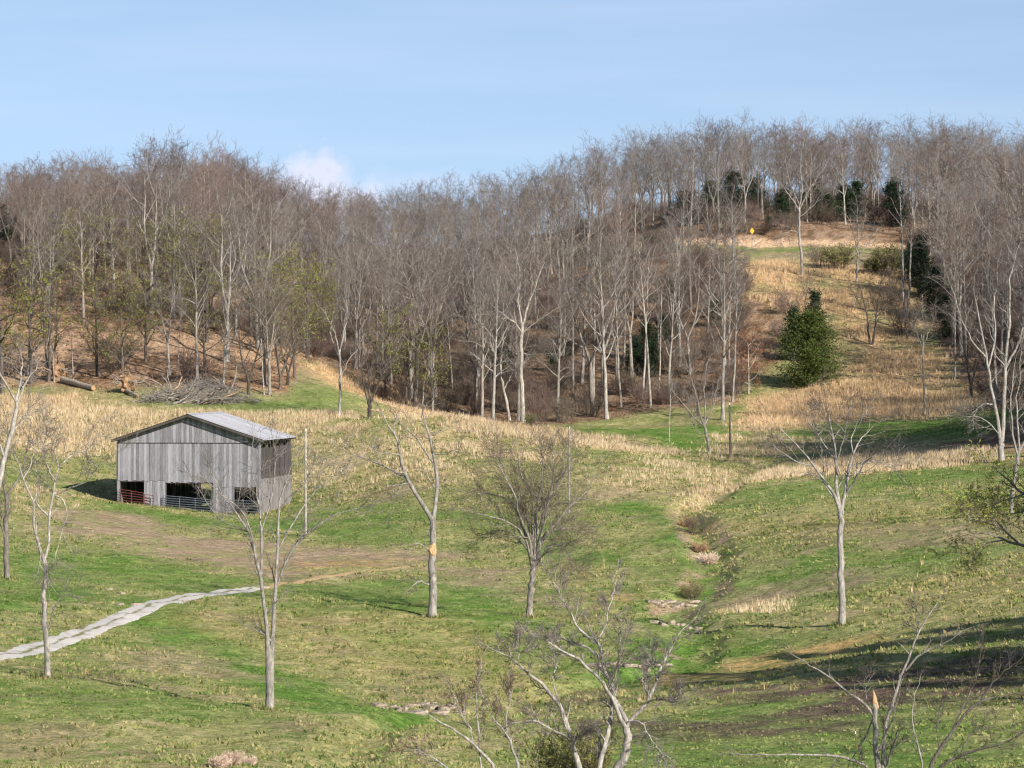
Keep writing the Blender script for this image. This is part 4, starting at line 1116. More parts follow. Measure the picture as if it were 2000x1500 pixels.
cz = zf(cx, cy)
cpx = 1000 + cx / cy * F
# thinner on the lower skirt of the central hill
thin = (cpx > 1040) & (cpx < 1460) & (cy < 500)
leftlow = (cpx < 600) & (wd < 26)
upleft = (cpx > 1150) & (cpx < 1445) & (cy > 475) & (cy < 542)
drop = (upleft & (fr.uniform(0, 1, len(cx)) < .45)) | (leftlow & (fr.uniform(0, 1, len(cx)) < .68)) | ((cy > 600) & (cpx > 1450) & (fr.uniform(0, 1, len(cx)) < .1)) | (thin & (fr.uniform(0, 1, len(cx)) < .32)) | ((cpx > 1440) & (cpx < 1780) & (cy < 560))
cx, cy, cz, wd, cpx = [a[~drop] for a in (cx, cy, cz, wd, cpx)]
def pick_kind(px, y, r):
    v = r.uniform()
    if px < 660:
        if y < 475 and v < .42: return 'green%d' % r.integers(3)
        if v < .52: return 'red%d' % r.integers(4)
        if v < .62: return 'dark%d' % r.integers(2)
        return ('tall%d' % r.integers(5)) if v < .88 else 'wide%d' % r.integers(4)
    if px < 1300:
        if v < .16: return 'red%d' % r.integers(4)
        if v < .50: return 'tall%d' % r.integers(5)
        if v < .60: return 'slim%d' % r.integers(2)
        return 'wide%d' % r.integers(4)
    if v < .42: return 'tall%d' % r.integers(5)
    if v < .56: return 'slim%d' % r.integers(2)
    if v < .82: return 'wide%d' % r.integers(4)
    return 'red%d' % r.integers(4)
def want_h(px, y, r):
    base = np.interp(px, [-400, 0, 120, 300, 420, 560, 700, 820, 1000, 1120, 1260, 1500, 1800, 2400], [11, 11, 13, 14.5, 16, 13.5, 12, 12.5, 12.5, 14, 14, 14.5, 15, 15])
    base = base + np.interp(y, [430, 520], [1.5, 0]) * (1 if px > 650 else 0)
    base = base - np.interp(y, [470, 540], [0, 3.1])
    return base * r.uniform(.80, 1.13)
order = np.argsort(cy + (np.abs(cpx - 1000) > 1020) * 1000)
ind = set(order[:240].tolist())
stuff_pts = {}
kn_list = sorted(KINDS)
for i in range(len(cx)):
    kn = pick_kind(cpx[i], cy[i], fr); h = want_h(cpx[i], cy[i], fr)
    H0 = {'t': 16, 'r': 15, 'w': 15, 's': 15, 'g': 9, 'd': 10}[kn[0]]
    if kn[0] in 'gd': h *= .68
    s = h / H0; rz = fr.uniform(0, 6.28)
    if i in ind:
        o = place(KINDS[kn], 'forest_tree', (cx[i], cy[i], cz[i] - .1), s * fr.uniform(.9, 1.1), rz, s)
        z_ = 'left' if cpx[i] < 640 else ('mid' if cpx[i] < 1010 else ('hill' if cpx[i] < 1500 else 'right'))
        LM_ = [(60, 'at the far left end of the left hill'), (150, 'above the sawn log on the left hill'), (260, 'above the uprooted stump on the left hill'), (350, 'above the left brush heap'), (480, 'above the right brush heap'), (640, 'above the upper end of the grassy spur'), (760, 'behind the two small spur trees'), (880, 'behind the yellow-green leafing trees'), (1010, 'left of the largest pale trunk'), (1130, 'right of the largest pale trunk'), (1260, 'behind the slender pale front row'), (1380, 'on the central hill left of the beech'), (1500, 'beside the rust-leaved beech'), (1780, 'above the dry slope'), (1880, 'by the cedar cluster right of the slope'), (9999, 'in the shaded wood at the right edge')]
        where = [b_ for a, b_ in LM_ if cpx[i] < a][0]
        rank = 'front ' if cy[i] < np.interp(cx[i] / cy[i], eu, eD) + 14 else ''
        what = rank + {'g': 'low tree with olive-green leaves', 'd': 'dark branchy bare tree', 'r': 'bare tree with reddish twigs', 't': 'straight bare tree with grey twigs', 'w': 'bare tree with forked crown', 's': 'thin pale bare tree'}[kn[0]]
        gl = where
        gw = {'g': 'leafing trees', 'd': 'dark branchy trees', 'r': 'reddish-twigged trees', 't': 'tall straight trees', 'w': 'forked spreading trees', 's': 'thin pale trees'}[kn[0]]
        tag(o, what + ' ' + where, 'tree', rank + gw + ' ' + gl)
    else:
        stuff_pts.setdefault(kn, []).append((cx[i], cy[i], cz[i] - .1, rz, s))
# underbrush
nb = 1050
bu = fr.uniform(-.17, .17, nb * 3); by_ = np.sqrt(fr.uniform(390 ** 2, 620 ** 2, nb * 3)); bx_ = bu * by_
wb = wood(bx_, by_); okb = np.where((wb > 1) & ~((bx_ / by_ < -.05) & (wb < 34)))[0][:nb]
bz_ = zf(bx_[okb], by_[okb])
for j, i in enumerate(okb):
    stuff_pts.setdefault('brush%d' % (j % 2), []).append((bx_[i], by_[i], bz_[j], fr.uniform(0, 6.28), fr.uniform(.6, 1.3)))
def scatter(name, pts_by_kind, label):
    verts, kid, rot, scl = [], [], [], []
    ks = sorted(pts_by_kind)
    for a, kn in enumerate(ks):
        for p in pts_by_kind[kn]:
            verts.append(p[:3]); kid.append(a); rot.append(p[3]); scl.append(p[4])
    me = bpy.data.meshes.new(name); me.from_pydata([tuple(map(float, v)) for v in verts], [], [])
    for nm, arr in (('kid', kid), ('rot', rot), ('scl', scl)):
        a = me.attributes.new(nm, 'FLOAT', 'POINT'); a.data.foreach_set('value', np.array(arr, dtype=np.float32))
    o = link(name, me)
    g = bpy.data.node_groups.new(name, 'GeometryNodeTree')
    g.interface.new_socket('Geometry', in_out='INPUT', socket_type='NodeSocketGeometry')
    g.interface.new_socket('Geometry', in_out='OUTPUT', socket_type='NodeSocketGeometry')
    gi = N(g, 'NodeGroupInput'); go = N(g, 'NodeGroupOutput'); jn = N(g, 'GeometryNodeJoinGeometry')
    def attr(nm):
        a = N(g, 'GeometryNodeInputNamedAttribute', data_type='FLOAT'); a.inputs[0].default_value = nm
        return [s_ for s_ in a.outputs if s_.name == 'Attribute' and s_.enabled][0]
    ak, ar, asc = attr('kid'), attr('rot'), attr('scl')
    cr_ = N(g, 'ShaderNodeCombineXYZ'); g.links.new(ar, cr_.inputs[2])
    for a, kn in enumerate(ks):
        src = SRC[kn]
        cmp_ = N(g, 'FunctionNodeCompare', data_type='FLOAT', operation='EQUAL'); g.links.new(ak, cmp_.inputs[0]); cmp_.inputs[1].default_value = float(a); cmp_.inputs['Epsilon'].default_value = .1
        for so in src:
            oi = N(g, 'GeometryNodeObjectInfo', transform_space='ORIGINAL'); oi.inputs['Object'].default_value = so; oi.inputs['As Instance'].default_value = True
            ip = N(g, 'GeometryNodeInstanceOnPoints'); g.links.new(gi.outputs[0], ip.inputs['Points']); g.links.new(cmp_.outputs[0], ip.inputs['Selection'])
            g.links.new(oi.outputs['Geometry'], ip.inputs['Instance']); g.links.new(cr_.outputs[0], ip.inputs['Rotation']); g.links.new(asc, ip.inputs['Scale'])
            g.links.new(ip.outputs[0], jn.inputs[0])
    g.links.new(jn.outputs[0], go.inputs[0])
    md = o.modifiers.new('scatter', 'NODES'); md.node_group = g
    return tag(o, label, 'woodland', kind='stuff')
# some underbrush of every kind is placed as things; the far wood repeats their shapes
SRC = {}
for i, (kn, px, py, h, lb) in enumerate([('brush0', 225, 722, 2.6, 'dark leafless thicket on the steep bank above the uprooted stump'), ('brush1', 380, 745, 2.2, 'reddish leafless thicket just behind the brush piles')]):
    x, y, z = gpos(px, py); o = place(KINDS[kn], 'shrub', (x, y, z), 1.3); tag(o, lb, 'shrub')
for o in list(COL.objects):
    if o.parent is not None and o.type == 'MESH':
        for kn, k in KINDS.items():
            if o.data in (k.trunk, k.crown, k.leaf):
                L_ = SRC.setdefault(kn, [])
                if all(q.data != o.data for q in L_): L_.append(o)
for kn in list(stuff_pts):
    if kn not in SRC: stuff_pts.pop(kn); print('no source for', kn)
scatter('far_woodland', stuff_pts, 'mass of bare trees filling the ridge woods behind the nearest ranks')
print('trees: individual', len(ind), 'stuff', sum(len(v) for v in stuff_pts.values()))

# trees beyond the right edge of the picture that shade the pasture
for i, (x, y, h) in enumerate([(26.5,188,14),(29,193,15),(32,186,15),(35,196,15),(38,190,11),(27.5,181,10),(43,192,15),(31,200,12),(47,340,19),(50,346,19),(54,336,20),(58,348,18),(64,340,20),(70,350,18),(62,328,18),(76,340,18),(44,344,21),(58,352,21),(66,350,21),(48,355,20)]):
    z = float(zf(np.float64(x), np.float64(y)))
    kn = 'cedar%d' % (i % 3)
    o = place(KINDS[kn], 'cedar_tree', (x + (2.5 if y < 210 else 5), y, z - .2), h / 9 * (.72 if y < 210 else .9), None, h / 9 * 1.15)
    tag(o, 'dark cedar in the belt beyond the right side of the pasture', 'cedar', 'cedars in the belt beyond the right side')
for i, (x, y, h) in enumerate([(46.5,334,20),(52,352,20),(57,330,20),(49,360,19),(60,372,18),(27,176,9),(45.5,326,19),(47,338,22),(50,344,23),(53,338,22),(56,346,23),(48,352,22),(60,338,22),(54,356,22),(30,186,15),(33,190,16),(36,184,16)]):
    z = float(zf(np.float64(x), np.float64(y)))
    o = place(KINDS[('wide0', 'red1', 'wide2', 'tall2', 'wide1', 'dark0', 'red0')[i % 7]], 'tree', (x, y, z - .2), h / 15 * (1.4 if i == 5 else 1))
    tag(o, 'bare tree in the belt beyond the right side of the pasture', 'tree', 'bare trees in the belt beyond the right side')

# shrubs, weeds
for kn, px, py, s, nm, lb, ct in [
    ('weed', 1366, 1078, 1.0, 'weed_clump', 'bright rust-orange weed clump in the creek gully', 'weeds'),
    ('weedpink', 1382, 1104, 1.1, 'weed_clump', 'pinkish brown weed clump just below the rust-orange one', 'weeds'),
    ('weed', 1340, 1030, 1.0, 'weed_clump', 'small ochre weed tuft on the gully lip above the dark tuft', 'weeds'),
    ('brush0', 1362, 1045, .55, 'shrub', 'dark purplish brush tuft in the upper gully', 'shrub'),
    ('leafbush', 1352, 1172, .45, 'shrub', 'small green brush by the upper rock ledge', 'shrub'),
    ('weedpink', 428, 1497, .55, 'weed_clump', 'pale pinkish dead stalks at the bottom edge, left tuft', 'weeds'),
    ('weedpink', 455, 1496, .65, 'weed_clump', 'pale pinkish dead stalks at the bottom edge, middle tuft', 'weeds'),
    ('weedpink', 486, 1495, .5, 'weed_clump', 'pale pinkish dead stalks at the bottom edge, right tuft', 'weeds'),
    ('leafbush', 1035, 832, .5, 'shrub', 'small olive bush at the foot of the largest pale trunk', 'shrub'),
    ('brush0', 1600, 520, 1.0, 'shrub', 'dark twiggy bush below the hilltop road left of the bend tree', 'shrub'),
    ('leafbush', 1640, 525, 1.3, 'shrub', 'larger olive bush below the hilltop road next to the bend tree', 'shrub'),
    ('leafbush', 1705, 534, .8, 'shrub', 'grey-green bush below the road right of the bend tree', 'shrub'),
    ('leafbush', 1738, 536, 1.5, 'shrub', 'grey-green bush at the right end of the roadside thicket', 'shrub'),
    ('brush0', 1740, 600, 1.3, 'shrub', 'dark brush at the right edge of the upper dry slope', 'shrub'),
    ('brush0', 1765, 650, 1.3, 'shrub', 'dark brush under the two thin pale trees on the slope edge', 'shrub'),
    ('brush1', 1380, 700, 1.5, 'shrub', 'reddish thicket on the central hill left of the beech', 'shrub'),
    ('brush1', 1335, 590, 1.7, 'shrub', 'reddish thicket high on the central hillside', 'shrub'),
    ('brush1', 1395, 560, 1.7, 'shrub', 'reddish thicket at the upper left edge of the dry slope', 'shrub'),
    ('leafbush', 1128, 1560, 1.0, 'shrub', 'olive-green bush behind the nearest tree stems', 'shrub')]:
    x, y, z = gpos(px, py, 133 if py > 1510 else None)
    if py > 1510: s = 1.0
    o = place(KINDS[kn], nm, (x, y, z), s); tag(o, lb, ct)

# ------------------------------------------------------------------ barn
BA = R(7.3)
fr_px, fr_D = 510, 338.0
rd = np.array((math.cos(BA), -math.sin(BA))); dd_ = np.array((math.sin(BA), math.cos(BA)))
cFR = np.array(((fr_px - 1000) / F * fr_D, fr_D))
BW, BL = 12.1, 13.6
cFL = cFR - rd * BW
zr = float(zf(*map(np.float64, cFR))); zl_ = float(zf(*map(np.float64, cFL)))
BZ = 27.33
print('ground at barn corners', zr, zl_, 'wanted 27.33 / 28.3')
barn = empty('barn', (cFL[0], cFL[1], BZ), -BA)
tag(barn, 'weathered grey board barn with a low metal gable roof and three openings', 'barn')
def wmat(name, dark, mid, light, stain):
    m, t, b = new_mat(name, .9, .1)
    v = mapped(t, (9, 9, .7)); v2 = mapped(t, (1.1, 1.1, .5))
    n1 = noise(t, 2, 5, v, .7); n2 = noise(t, 1, 4, v2, .6)
    oi = N(t, 'ShaderNodeObjectInfo')
    s = math_node(t, 'ADD', math_node(t, 'MULTIPLY', n1, .55), math_node(t, 'MULTIPLY', n2, .25))
    s = math_node(t, 'ADD', s, math_node(t, 'MULTIPLY', oi.outputs['Random'], .24))
    c = ramp(t, s, [(.33, dark), (.50, mid), (.68, light)])
    t.links.new(c, b.inputs['Base Color']); bump(t, b, n1, .6, .02)
    return m
M_BOARD = wmat('weathered_grey_boards', (.10, .097, .103), (.20, .198, .213), (.315, .312, .335), None)
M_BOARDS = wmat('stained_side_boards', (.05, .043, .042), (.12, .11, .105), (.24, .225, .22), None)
M_DARKW = wmat('dark_inner_timber', (.03, .027, .025), (.075, .066, .06), (.13, .12, .11), None)
def box_v(x0, x1, y0, y1, z0, z1, zt=None):
    """box; zt=(zleft,zright) slanted top"""
    a, b_ = zt if zt else (z1, z1)
    return np.array([(x0,y0,z0),(x1,y0,z0),(x1,y1,z0),(x0,y1,z0),(x0,y0,a),(x1,y0,b_),(x1,y1,b_),(x0,y1,a)], float)
BOXF = np.array([(0,3,2,1),(4,5,6,7),(0,1,5,4),(1,2,6,5),(2,3,7,6),(3,0,4,7)])
def box_o(name, V8, mat, parent, label=None):
    o = link(name, mesh_np(name, V8, [BOXF], mat), parent)
    if label: o['label'] = label
    return o
def boxes_o(name, lst, mat, parent, kind=None):
    V = np.concatenate(lst); Fc = np.concatenate([BOXF + 8 * i for i in range(len(lst))])
    o = link(name, mesh_np(name, V, [Fc], mat), parent)
    if kind: o['kind'] = kind
    return o
SL = .33; RZ = 8.42     # roof slope and ridge height above the barn datum
XM = BW * .5
def roof_z(x): return RZ - SL * abs(x - XM)
ZSEAM = 6.18
brg = np.random.default_rng(5)
nbd = 54; bw = BW / nbd
def zg(x):   # ground line in front of the wall, local
    p = cFL + rd * x
    return float(zf(np.float64(p[0]), np.float64(p[1]))) - BZ
op = [(.17, 2.22), (4.08, 7.95), (9.98, 11.82)]
def main_bottom(x):
    if x < 4.05: return 2.95 if x < 4.0 else 2.95
    if x < 8.0: return 2.82
    return 2.47
for i in range(nbd):
    gp_ = brg.choice([.003, .006, .014]); x0, x1 = i * bw + gp_, (i + 1) * bw - .003; xc = (x0 + x1) / 2
    dz = brg.uniform(-.03, .03); yo = brg.uniform(-.004, .004)
    # gable boards, above the seam
    za, zb = roof_z(x0) - .13, roof_z(x1) - .13
    if min(za, zb) > ZSEAM + .02:
        box_o('gable_board', box_v(x0, x1, -.05 + yo, -.02 + yo, ZSEAM - .06, 0, (za, zb)), M_BOARD, barn)
    zt = min(ZSEAM + brg.uniform(-.01, .01), za, zb)
    o = box_o('board', box_v(x0, x1, .0 + yo, .03 + yo, main_bottom(xc) + dz * 1.6, zt), M_BOARD, barn); o.rotation_euler = (0, brg.normal(0, .0012), 0)
    inop = any(a - bw * .3 < xc < b_ + bw * .3 for a, b_ in op)
    if not inop:
        box_o('lower_board', box_v(x0, x1, .035 + yo, .065 + yo, zg(xc) - .15 + abs(dz), main_bottom(xc) + .1), M_BOARD, barn)
boxes_o('seam_batten', [box_v(.02, BW - .02, -.062, -.022, ZSEAM - .10, ZSEAM - .055)], M_DARKW, barn)
for nm, (a, b_, z_) in (('lintel', (0, 4.0, 2.9)), ('lintel', (4.0, 8.0, 2.78)), ('lintel', (8.0, BW, 2.43))):
    box_o(nm, box_v(a + .03, b_ - .03, .07, .17, z_ - .04, z_ + .14), M_DARKW, barn)
# corner posts, sills
box_o('corner_post', box_v(-.01, .17, .035, .2, zg(0) - .3, 6.0), M_BOARD, barn)
# side wall, right: lower boards, flared upper boards; gap under the eave
def side(xs, sgn, gap_top, name, mat, ylen=BL):
    low, up = [], []
    k = 62; w_ = ylen / k
    for i in range(k):
        y0, y1 = i * w_ + .008, (i + 1) * w_ - .008
        p = cFL + rd * xs + dd_ * (y0 + y1) / 2
        gz = float(zf(np.float64(p[0]), np.float64(p[1]))) - BZ
        j = brg.uniform(-.03, .03)
        lo = box_v(xs + j, xs + j + .03 * sgn, y0, y1, max(gz + .02, .05) if sgn > 0 else gz - .1, 3.35)
        low.append(lo)
        if brg.uniform() < .96:
            u_ = box_v(xs + j + .05 * sgn, xs + j + .08 * sgn, y0, y1, 3.2 + brg.uniform(-.03, .03), gap_top + brg.uniform(-.05, .03))
            u_[4:, 0] -= .03 * sgn; up.append(u_)
    return boxes_o(name, low, mat, barn, 'stuff'), boxes_o('upper_' + name, up, mat, barn, 'stuff')
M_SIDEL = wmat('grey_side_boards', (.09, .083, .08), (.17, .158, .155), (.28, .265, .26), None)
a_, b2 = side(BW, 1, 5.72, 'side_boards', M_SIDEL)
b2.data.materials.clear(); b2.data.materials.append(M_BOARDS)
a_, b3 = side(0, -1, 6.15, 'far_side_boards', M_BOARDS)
# back wall with an opening
bk = []
for i in range(54):
    x0, x1 = i * bw + .008, (i + 1) * bw - .008; xc = (x0 + x1) / 2
    p = cFL + rd * xc + dd_ * BL
    gz = float(zf(np.float64(p[0]), np.float64(p[1]))) - BZ
    z0 = 3.4 if (4.2 < xc < 5.5) else gz - .1
    if brg.uniform() < .97: bk.append(box_v(x0, x1, BL - .03, BL, z0, 0, (roof_z(x0) - .13, roof_z(x1) - .13)))
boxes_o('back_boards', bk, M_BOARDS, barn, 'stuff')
for yy in (.2, 3.5, 6.9, 10.3, BL - .2):
    for xx in (.15, 4.0, 8.0, BW - .18):
        p = cFL + rd * xx + dd_ * yy
        gz = float(zf(np.float64(p[0]), np.float64(p[1]))) - BZ
        box_o('post', box_v(xx - .09, xx + .09, yy - .09, yy + .09, gz - .3, roof_z(xx) - .2), M_DARKW, barn)
for yy in (3.5, 6.9, 10.3):
    for zz in (3.0, 5.2):
        box_o('tie_beam', box_v(.1, BW - .1, yy - .07, yy + .07, zz, zz + .16), M_DARKW, barn)
for xx in (.15, 4.0, 8.0, BW - .18):
    box_o('plate_beam', box_v(xx - .07, xx + .07, .12, BL - .12, roof_z(xx) - .34, roof_z(xx) - .17), M_DARKW, barn)
# foundation stones under the right side
m_stone, t, b = new_mat('pale_limestone', .9, .15)
n1 = noise(t, 3, 6, mapped(t, (1, 1, 2)), .7)
t.links.new(ramp(t, n1, [(.36, (.10, .08, .06)), (.50, (.27, .22, .165)), (.66, (.42, .36, .29))]), b.inputs['Base Color']); bump(t, b, n1, .9, .08)
# roof panels
m_roof, t, b = new_mat('galvanised_roof', .75, .2)
v = mapped(t, (.35, 1.3, .35)); n1 = noise(t, 2.2, 6, v, .7)
n2 = noise(t, 6, 4, mapped(t, (1, 1, 1)), .6)
oi = N(t, 'ShaderNodeObjectInfo')
s = math_node(t, 'ADD', math_node(t, 'MULTIPLY', n1, .8), math_node(t, 'MULTIPLY', n2, .2))
c = ramp(t, s, [(.40, (.38, .39, .42)), (.55, (.325, .335, .365)), (.60, (.33, .25, .24)), (.67, (.24, .12, .09))])
c = mul(t, c, ramp(t, oi.outputs['Random'], [(0, (.86, .86, .87)), (1, (1.06, 1.06, 1.06))]))
t.links.new(c, b.inputs['Base Color']); b.inputs['Metallic'].default_value = 0.0
OV = .40      # eave overhang
FO, BO = .7, .35
npan = 16; pw = (BL + FO + BO) / npan
for sgn in (-1, 1):
    for i in range(npan):
        y0 = -FO + i * pw + .004; y1 = y0 + pw - .008
        nr = 13; yv = np.linspace(y0, y1, nr)
        rib = .028 * (np.abs(((np.arange(nr)) % 4) - 0) < .5)
        top, Fc = [], []
        xe = XM + sgn * (BW / 2 + OV); xr = XM + sgn * .02
        lift = brg.uniform(0, .012)
        for yv_, rb in zip(yv, rib):
            top += [(xr, yv_, RZ + .05 + rb + lift), (xe, yv_, RZ + .05 - SL * (BW / 2 + OV) + rb + lift + brg.uniform(-.008, .008))]
        V8 = np.array(top); V8 = np.concatenate([V8, V8 - np.array((0, 0, .02))])
        m_ = 2 * nr
        for j in range(nr - 1):
            q = (2 * j, 2 * j + 1, 2 * j + 3, 2 * j + 2)
            Fc.append(q if sgn > 0 else q[::-1]); Fc.append(tuple(k_ + m_ for k_ in (q[::-1] if sgn > 0 else q)))
            Fc.append((2 * j + 1, 2 * j + 3, 2 * j + 3 + m_, 2 * j + 1 + m_))
        link('roof_panel', mesh_np('roof_panel', V8, [np.array(Fc)], m_roof), barn)
cap = [box_v(XM - .22, XM, -FO - .01, BL + BO + .01, 0, 0), box_v(XM, XM + .22, -FO - .01, BL + BO + .01, 0, 0)]
for c8, (a, b_) in zip(cap, ((-1, 0), (0, 1))):
    for q in range(8):
        xx = c8[q, 0]; c8[q, 2] = RZ + .105 - SL * abs(xx - XM) + (.0 if q < 4 else .022)
boxes_o('ridge_cap', cap, m_roof, barn)
for sgn in (-1, 1):
    for yy, nm in ((-FO, 'rake_board'), (BL + BO - .03, 'rake_board')):
        xa, xb = (XM - BW / 2 - OV, XM) if sgn < 0 else (XM, XM + BW / 2 + OV)
        r8 = box_v(xa, xb, yy + .005, yy + .035, 0, 0)
        for q in range(8): r8[q, 2] = RZ + .022 - SL * abs(r8[q, 0] - XM) - (.17 if q < 4 else 0)
        box_o(nm, r8, M_DARKW, barn)
    raf = []
    for i in range(12):
        yy = -.3 + i * (BL + .4) / 11
        xa, xb = (XM - BW / 2 - OV + .1, XM) if sgn < 0 else (XM, XM + BW / 2 + OV - .1)
        r8 = box_v(xa, xb, yy - .03, yy + .03, 0, 0)
        for q in range(8): r8[q, 2] = RZ + .02 - SL * abs(r8[q, 0] - XM) - (.16 if q < 4 else 0)
        raf.append(r8)
    boxes_o('rafters', raf, M_DARKW, barn)
def stone(name, loc, dims, rot, parent=None, seed=0, tilt=0.):
    r = np.random.default_rng(seed)
    k = 7; a = np.linspace(0, 2 * math.pi, k, endpoint=False) + r.normal(0, .16, k)
    q = r.uniform(.72, 1.12, k); ca, sa = np.cos(a), np.sin(a)
    tz = 1 + r.normal(0, .12, k) + .25 * ca * r.normal()
    g = np.concatenate([np.stack([ca * q * .95, sa * q * .95, -np.ones(k)], -1), np.stack([ca * q * r.uniform(.9, 1.1, k), sa * q, tz * .3], -1), np.stack([ca * q * r.uniform(.8, 1.0, k), sa * q * .9, tz], -1), [[0, 0, 1.05]]])
    g = g * np.array(dims) / 2
    i_ = np.arange(k); j_ = (i_ + 1) % k
    Fc = np.concatenate([np.c_[i_, j_, j_ + k, i_ + k], np.c_[i_ + k, j_ + k, j_ + 2 * k, i_ + 2 * k]])
    Ft = np.c_[i_ + 2 * k, j_ + 2 * k, np.full(k, 3 * k)]
    o = link(name, mesh_np(name, g, [Fc, Ft], m_stone), parent, loc)
    o.rotation_euler = (tilt * r.uniform(-1, 1), tilt * r.uniform(-1, 1), rot)
    return o
for i in range(7):
    yy = .4 + i * 2.05; p = cFL + rd * BW + dd_ * yy; gz = float(zf(np.float64(p[0]), np.float64(p[1]))) - BZ
    stone('foundation_stone', (BW - .05, yy, max(gz, -.1) + .0), (.5, .9, .32), 0, barn, 300 + i)

# gates
def pipe_gate(name, label, x0, x1, z0, z1, col, rails=6, ups=(0, .5, 1), tilt=(0, 0), y=-.25, slant=0.):
    g = empty(name, (*(cFL + rd * x0 + dd_ * y), BZ), -BA)
    tag(g, label, 'gate', None)
    w = x1 - x0
    def zb(t): return z0 + tilt[0] * t
    def ztp(t): return z1 + tilt[1] * t
    for i in range(rails):
        f = i / (rails - 1)
        n_ = 6; t_ = np.linspace(0, 1, n_)
        P = np.stack([t_ * w * (1 + slant * (f - 1)), 0 * t_ - .0, zb(t_) + (ztp(t_) - zb(t_)) * f + .012 * np.sin(t_ * 7 + i)], -1)[None]
        v_, q_ = tubes(P, np.full((1, n_), .026), 6)
        link('rail', mesh_np('rail', v_, [q_], col, True), g)
    for u in ups:
        P = np.array([[(u * w * (1 - slant), -.03 if 0 < u < 1 else 0, zb(u)), (u * w, -.03 if 0 < u < 1 else 0, ztp(u))]])
        v_, q_ = tubes(P, np.full((1, 2), .026), 6)
        link('upright', mesh_np('upright', v_, [q_], col, True), g)
    return g
def paint(name, c, rust):
    m, t, b = new_mat(name, .5, .4)
    t.links.new(ramp(t, noise(t, 5, 4, mapped(t, (1, 1, 1))), [(.45, c), (.62, rust)]), b.inputs['Base Color']); return m
M_RED = paint('red_gate_paint', (.16, .04, .04), (.12, .055, .04))
M_GREY = paint('grey_gate_steel', (.13, .16, .20), (.09, .10, .12))
pipe_gate('farm_gate', 'long red tubular gate across the left barn opening', .2, 2.3, zg(.2) + .02, zg(.2) + 1.12, M_RED, 6, (0, .5, .98), (-.18, -.3))
pipe_gate('farm_gate', 'short red tubular gate with slanted end beside the long red one', 2.34, 3.15, zg(2.3) + .05, zg(2.3) + .98, M_RED, 5, (0, 1), (-.12, -.12), slant=.12, y=-.32)
pipe_gate('farm_gate', 'long blue-grey tubular gate across the middle barn opening', 3.95, 7.92, zg(4) + .05, zg(4) + 1.0, M_GREY, 6, (0, .34, .67, 1), (-.28, -.34))
pipe_gate('farm_gate', 'shorter blue-grey tubular gate across the right barn opening', 9.35, 11.85, zg(9.4) + .08, zg(9.4) + 1.18, M_GREY, 6, (0, .52, 1), (-.12, -.12))

# ------------------------------------------------------------------ poles and sign
M_POLE = bark_mat('weathered_pole', (.14, .125, .11), (.28, .26, .235), (.40, .38, .35))
M_POLED = bark_mat('dark_pole', (.05, .045, .04), (.11, .095, .08), (.18, .16, .14))
m_white, t, b = new_mat('white_ceramic', .4, .5); b.inputs['Base Color'].default_value = (.75, .74, .72, 1)
def pole(px, py, top, label, mat, D=None, r=.12, lean=0.):
    x, y, z = gpos(px, py, D); h = (py - top) * y / F
    g = empty('utility_pole', (x, y, z)); tag(g, label, 'pole')
    P = np.array([[(0, 0, -.4), (lean * .5, 0, h * .5), (lean, 0, h)]])
    v_, q_ = tubes(P, np.array([[r, r * .88, r * .75]]), 10)
    k_ = 10; capc = len(v_); v_ = np.concatenate([v_, [(lean, 0, h + .04)]]); i_ = np.arange(k_) + 2 * k_
    link('shaft', mesh_np('shaft', v_, [q_, np.c_[i_, np.roll(i_, -1), np.full(k_, capc)]], mat, True), g)
    v_, q_ = tubes(np.array([[(lean, 0, h + .03), (lean, 0, h + .12), (lean, 0, h + .2)]]), np.array([[.035, .07, .03]]), 8)
    link('insulator', mesh_np('insulator', v_, [q_], m_white, True), g)
    return g
pole(597, 1046, 842, 'pale utility pole without wires just right of the barn', M_POLE, r=.105)
pole(1111, 975, 808, 'pale utility pole rising behind the round-headed tree', M_POLE, D=315, r=.095, lean=.05)
pole(1427, 905, 800, 'thin dark utility pole on the tan grass by the hollow', M_POLED, D=372, r=.11, lean=-.1)
x, y, z = gpos(1468, 478)
sg = empty('road_sign', (x, y - 1, z)); tag(sg, 'small yellow warning sign on a post beside the hilltop road', 'sign')
box_o('post', box_v(-.04, .04, -.03, .03, -.3, 1.9), M_GREY, sg)
m_yel, t, b = new_mat('yellow_sign_paint', .5, .4); b.inputs['Base Color'].default_value = (.85, .42, .02, 1)
s_ = .3
dm = np.array([(0, -.07, 1.5 - s_ * 1.4 + s_), (s_, -.07, 1.5 + s_ * .9), (0, -.07, 1.5 + s_ * 2.4), (-s_, -.07, 1.5 + s_ * .9)])
dm = np.concatenate([dm, dm + np.array((0, .03, 0))])
o = link('sign_plate', mesh_np('sign_plate', dm, [np.array([(0,1,2,3),(7,6,5,4),(0,4,5,1),(1,5,6,2),(2,6,7,3),(3,7,4,0)])], m_yel), sg)
x, y, z = gpos(1670, 1500, 140)
sg = empty('marker_stake', (*gpos(1671, 1462)[:2], gpos(1671, 1462)[2])); tag(sg, 'thin rusty red stake in the grass at the bottom right', 'stake')
box_o('stake', box_v(-.02, .02, -.02, .02, -.2, .6), M_RED, sg); box_o('tip', box_v(-.022, .022, -.022, .022, .6, .7), m_white, sg)

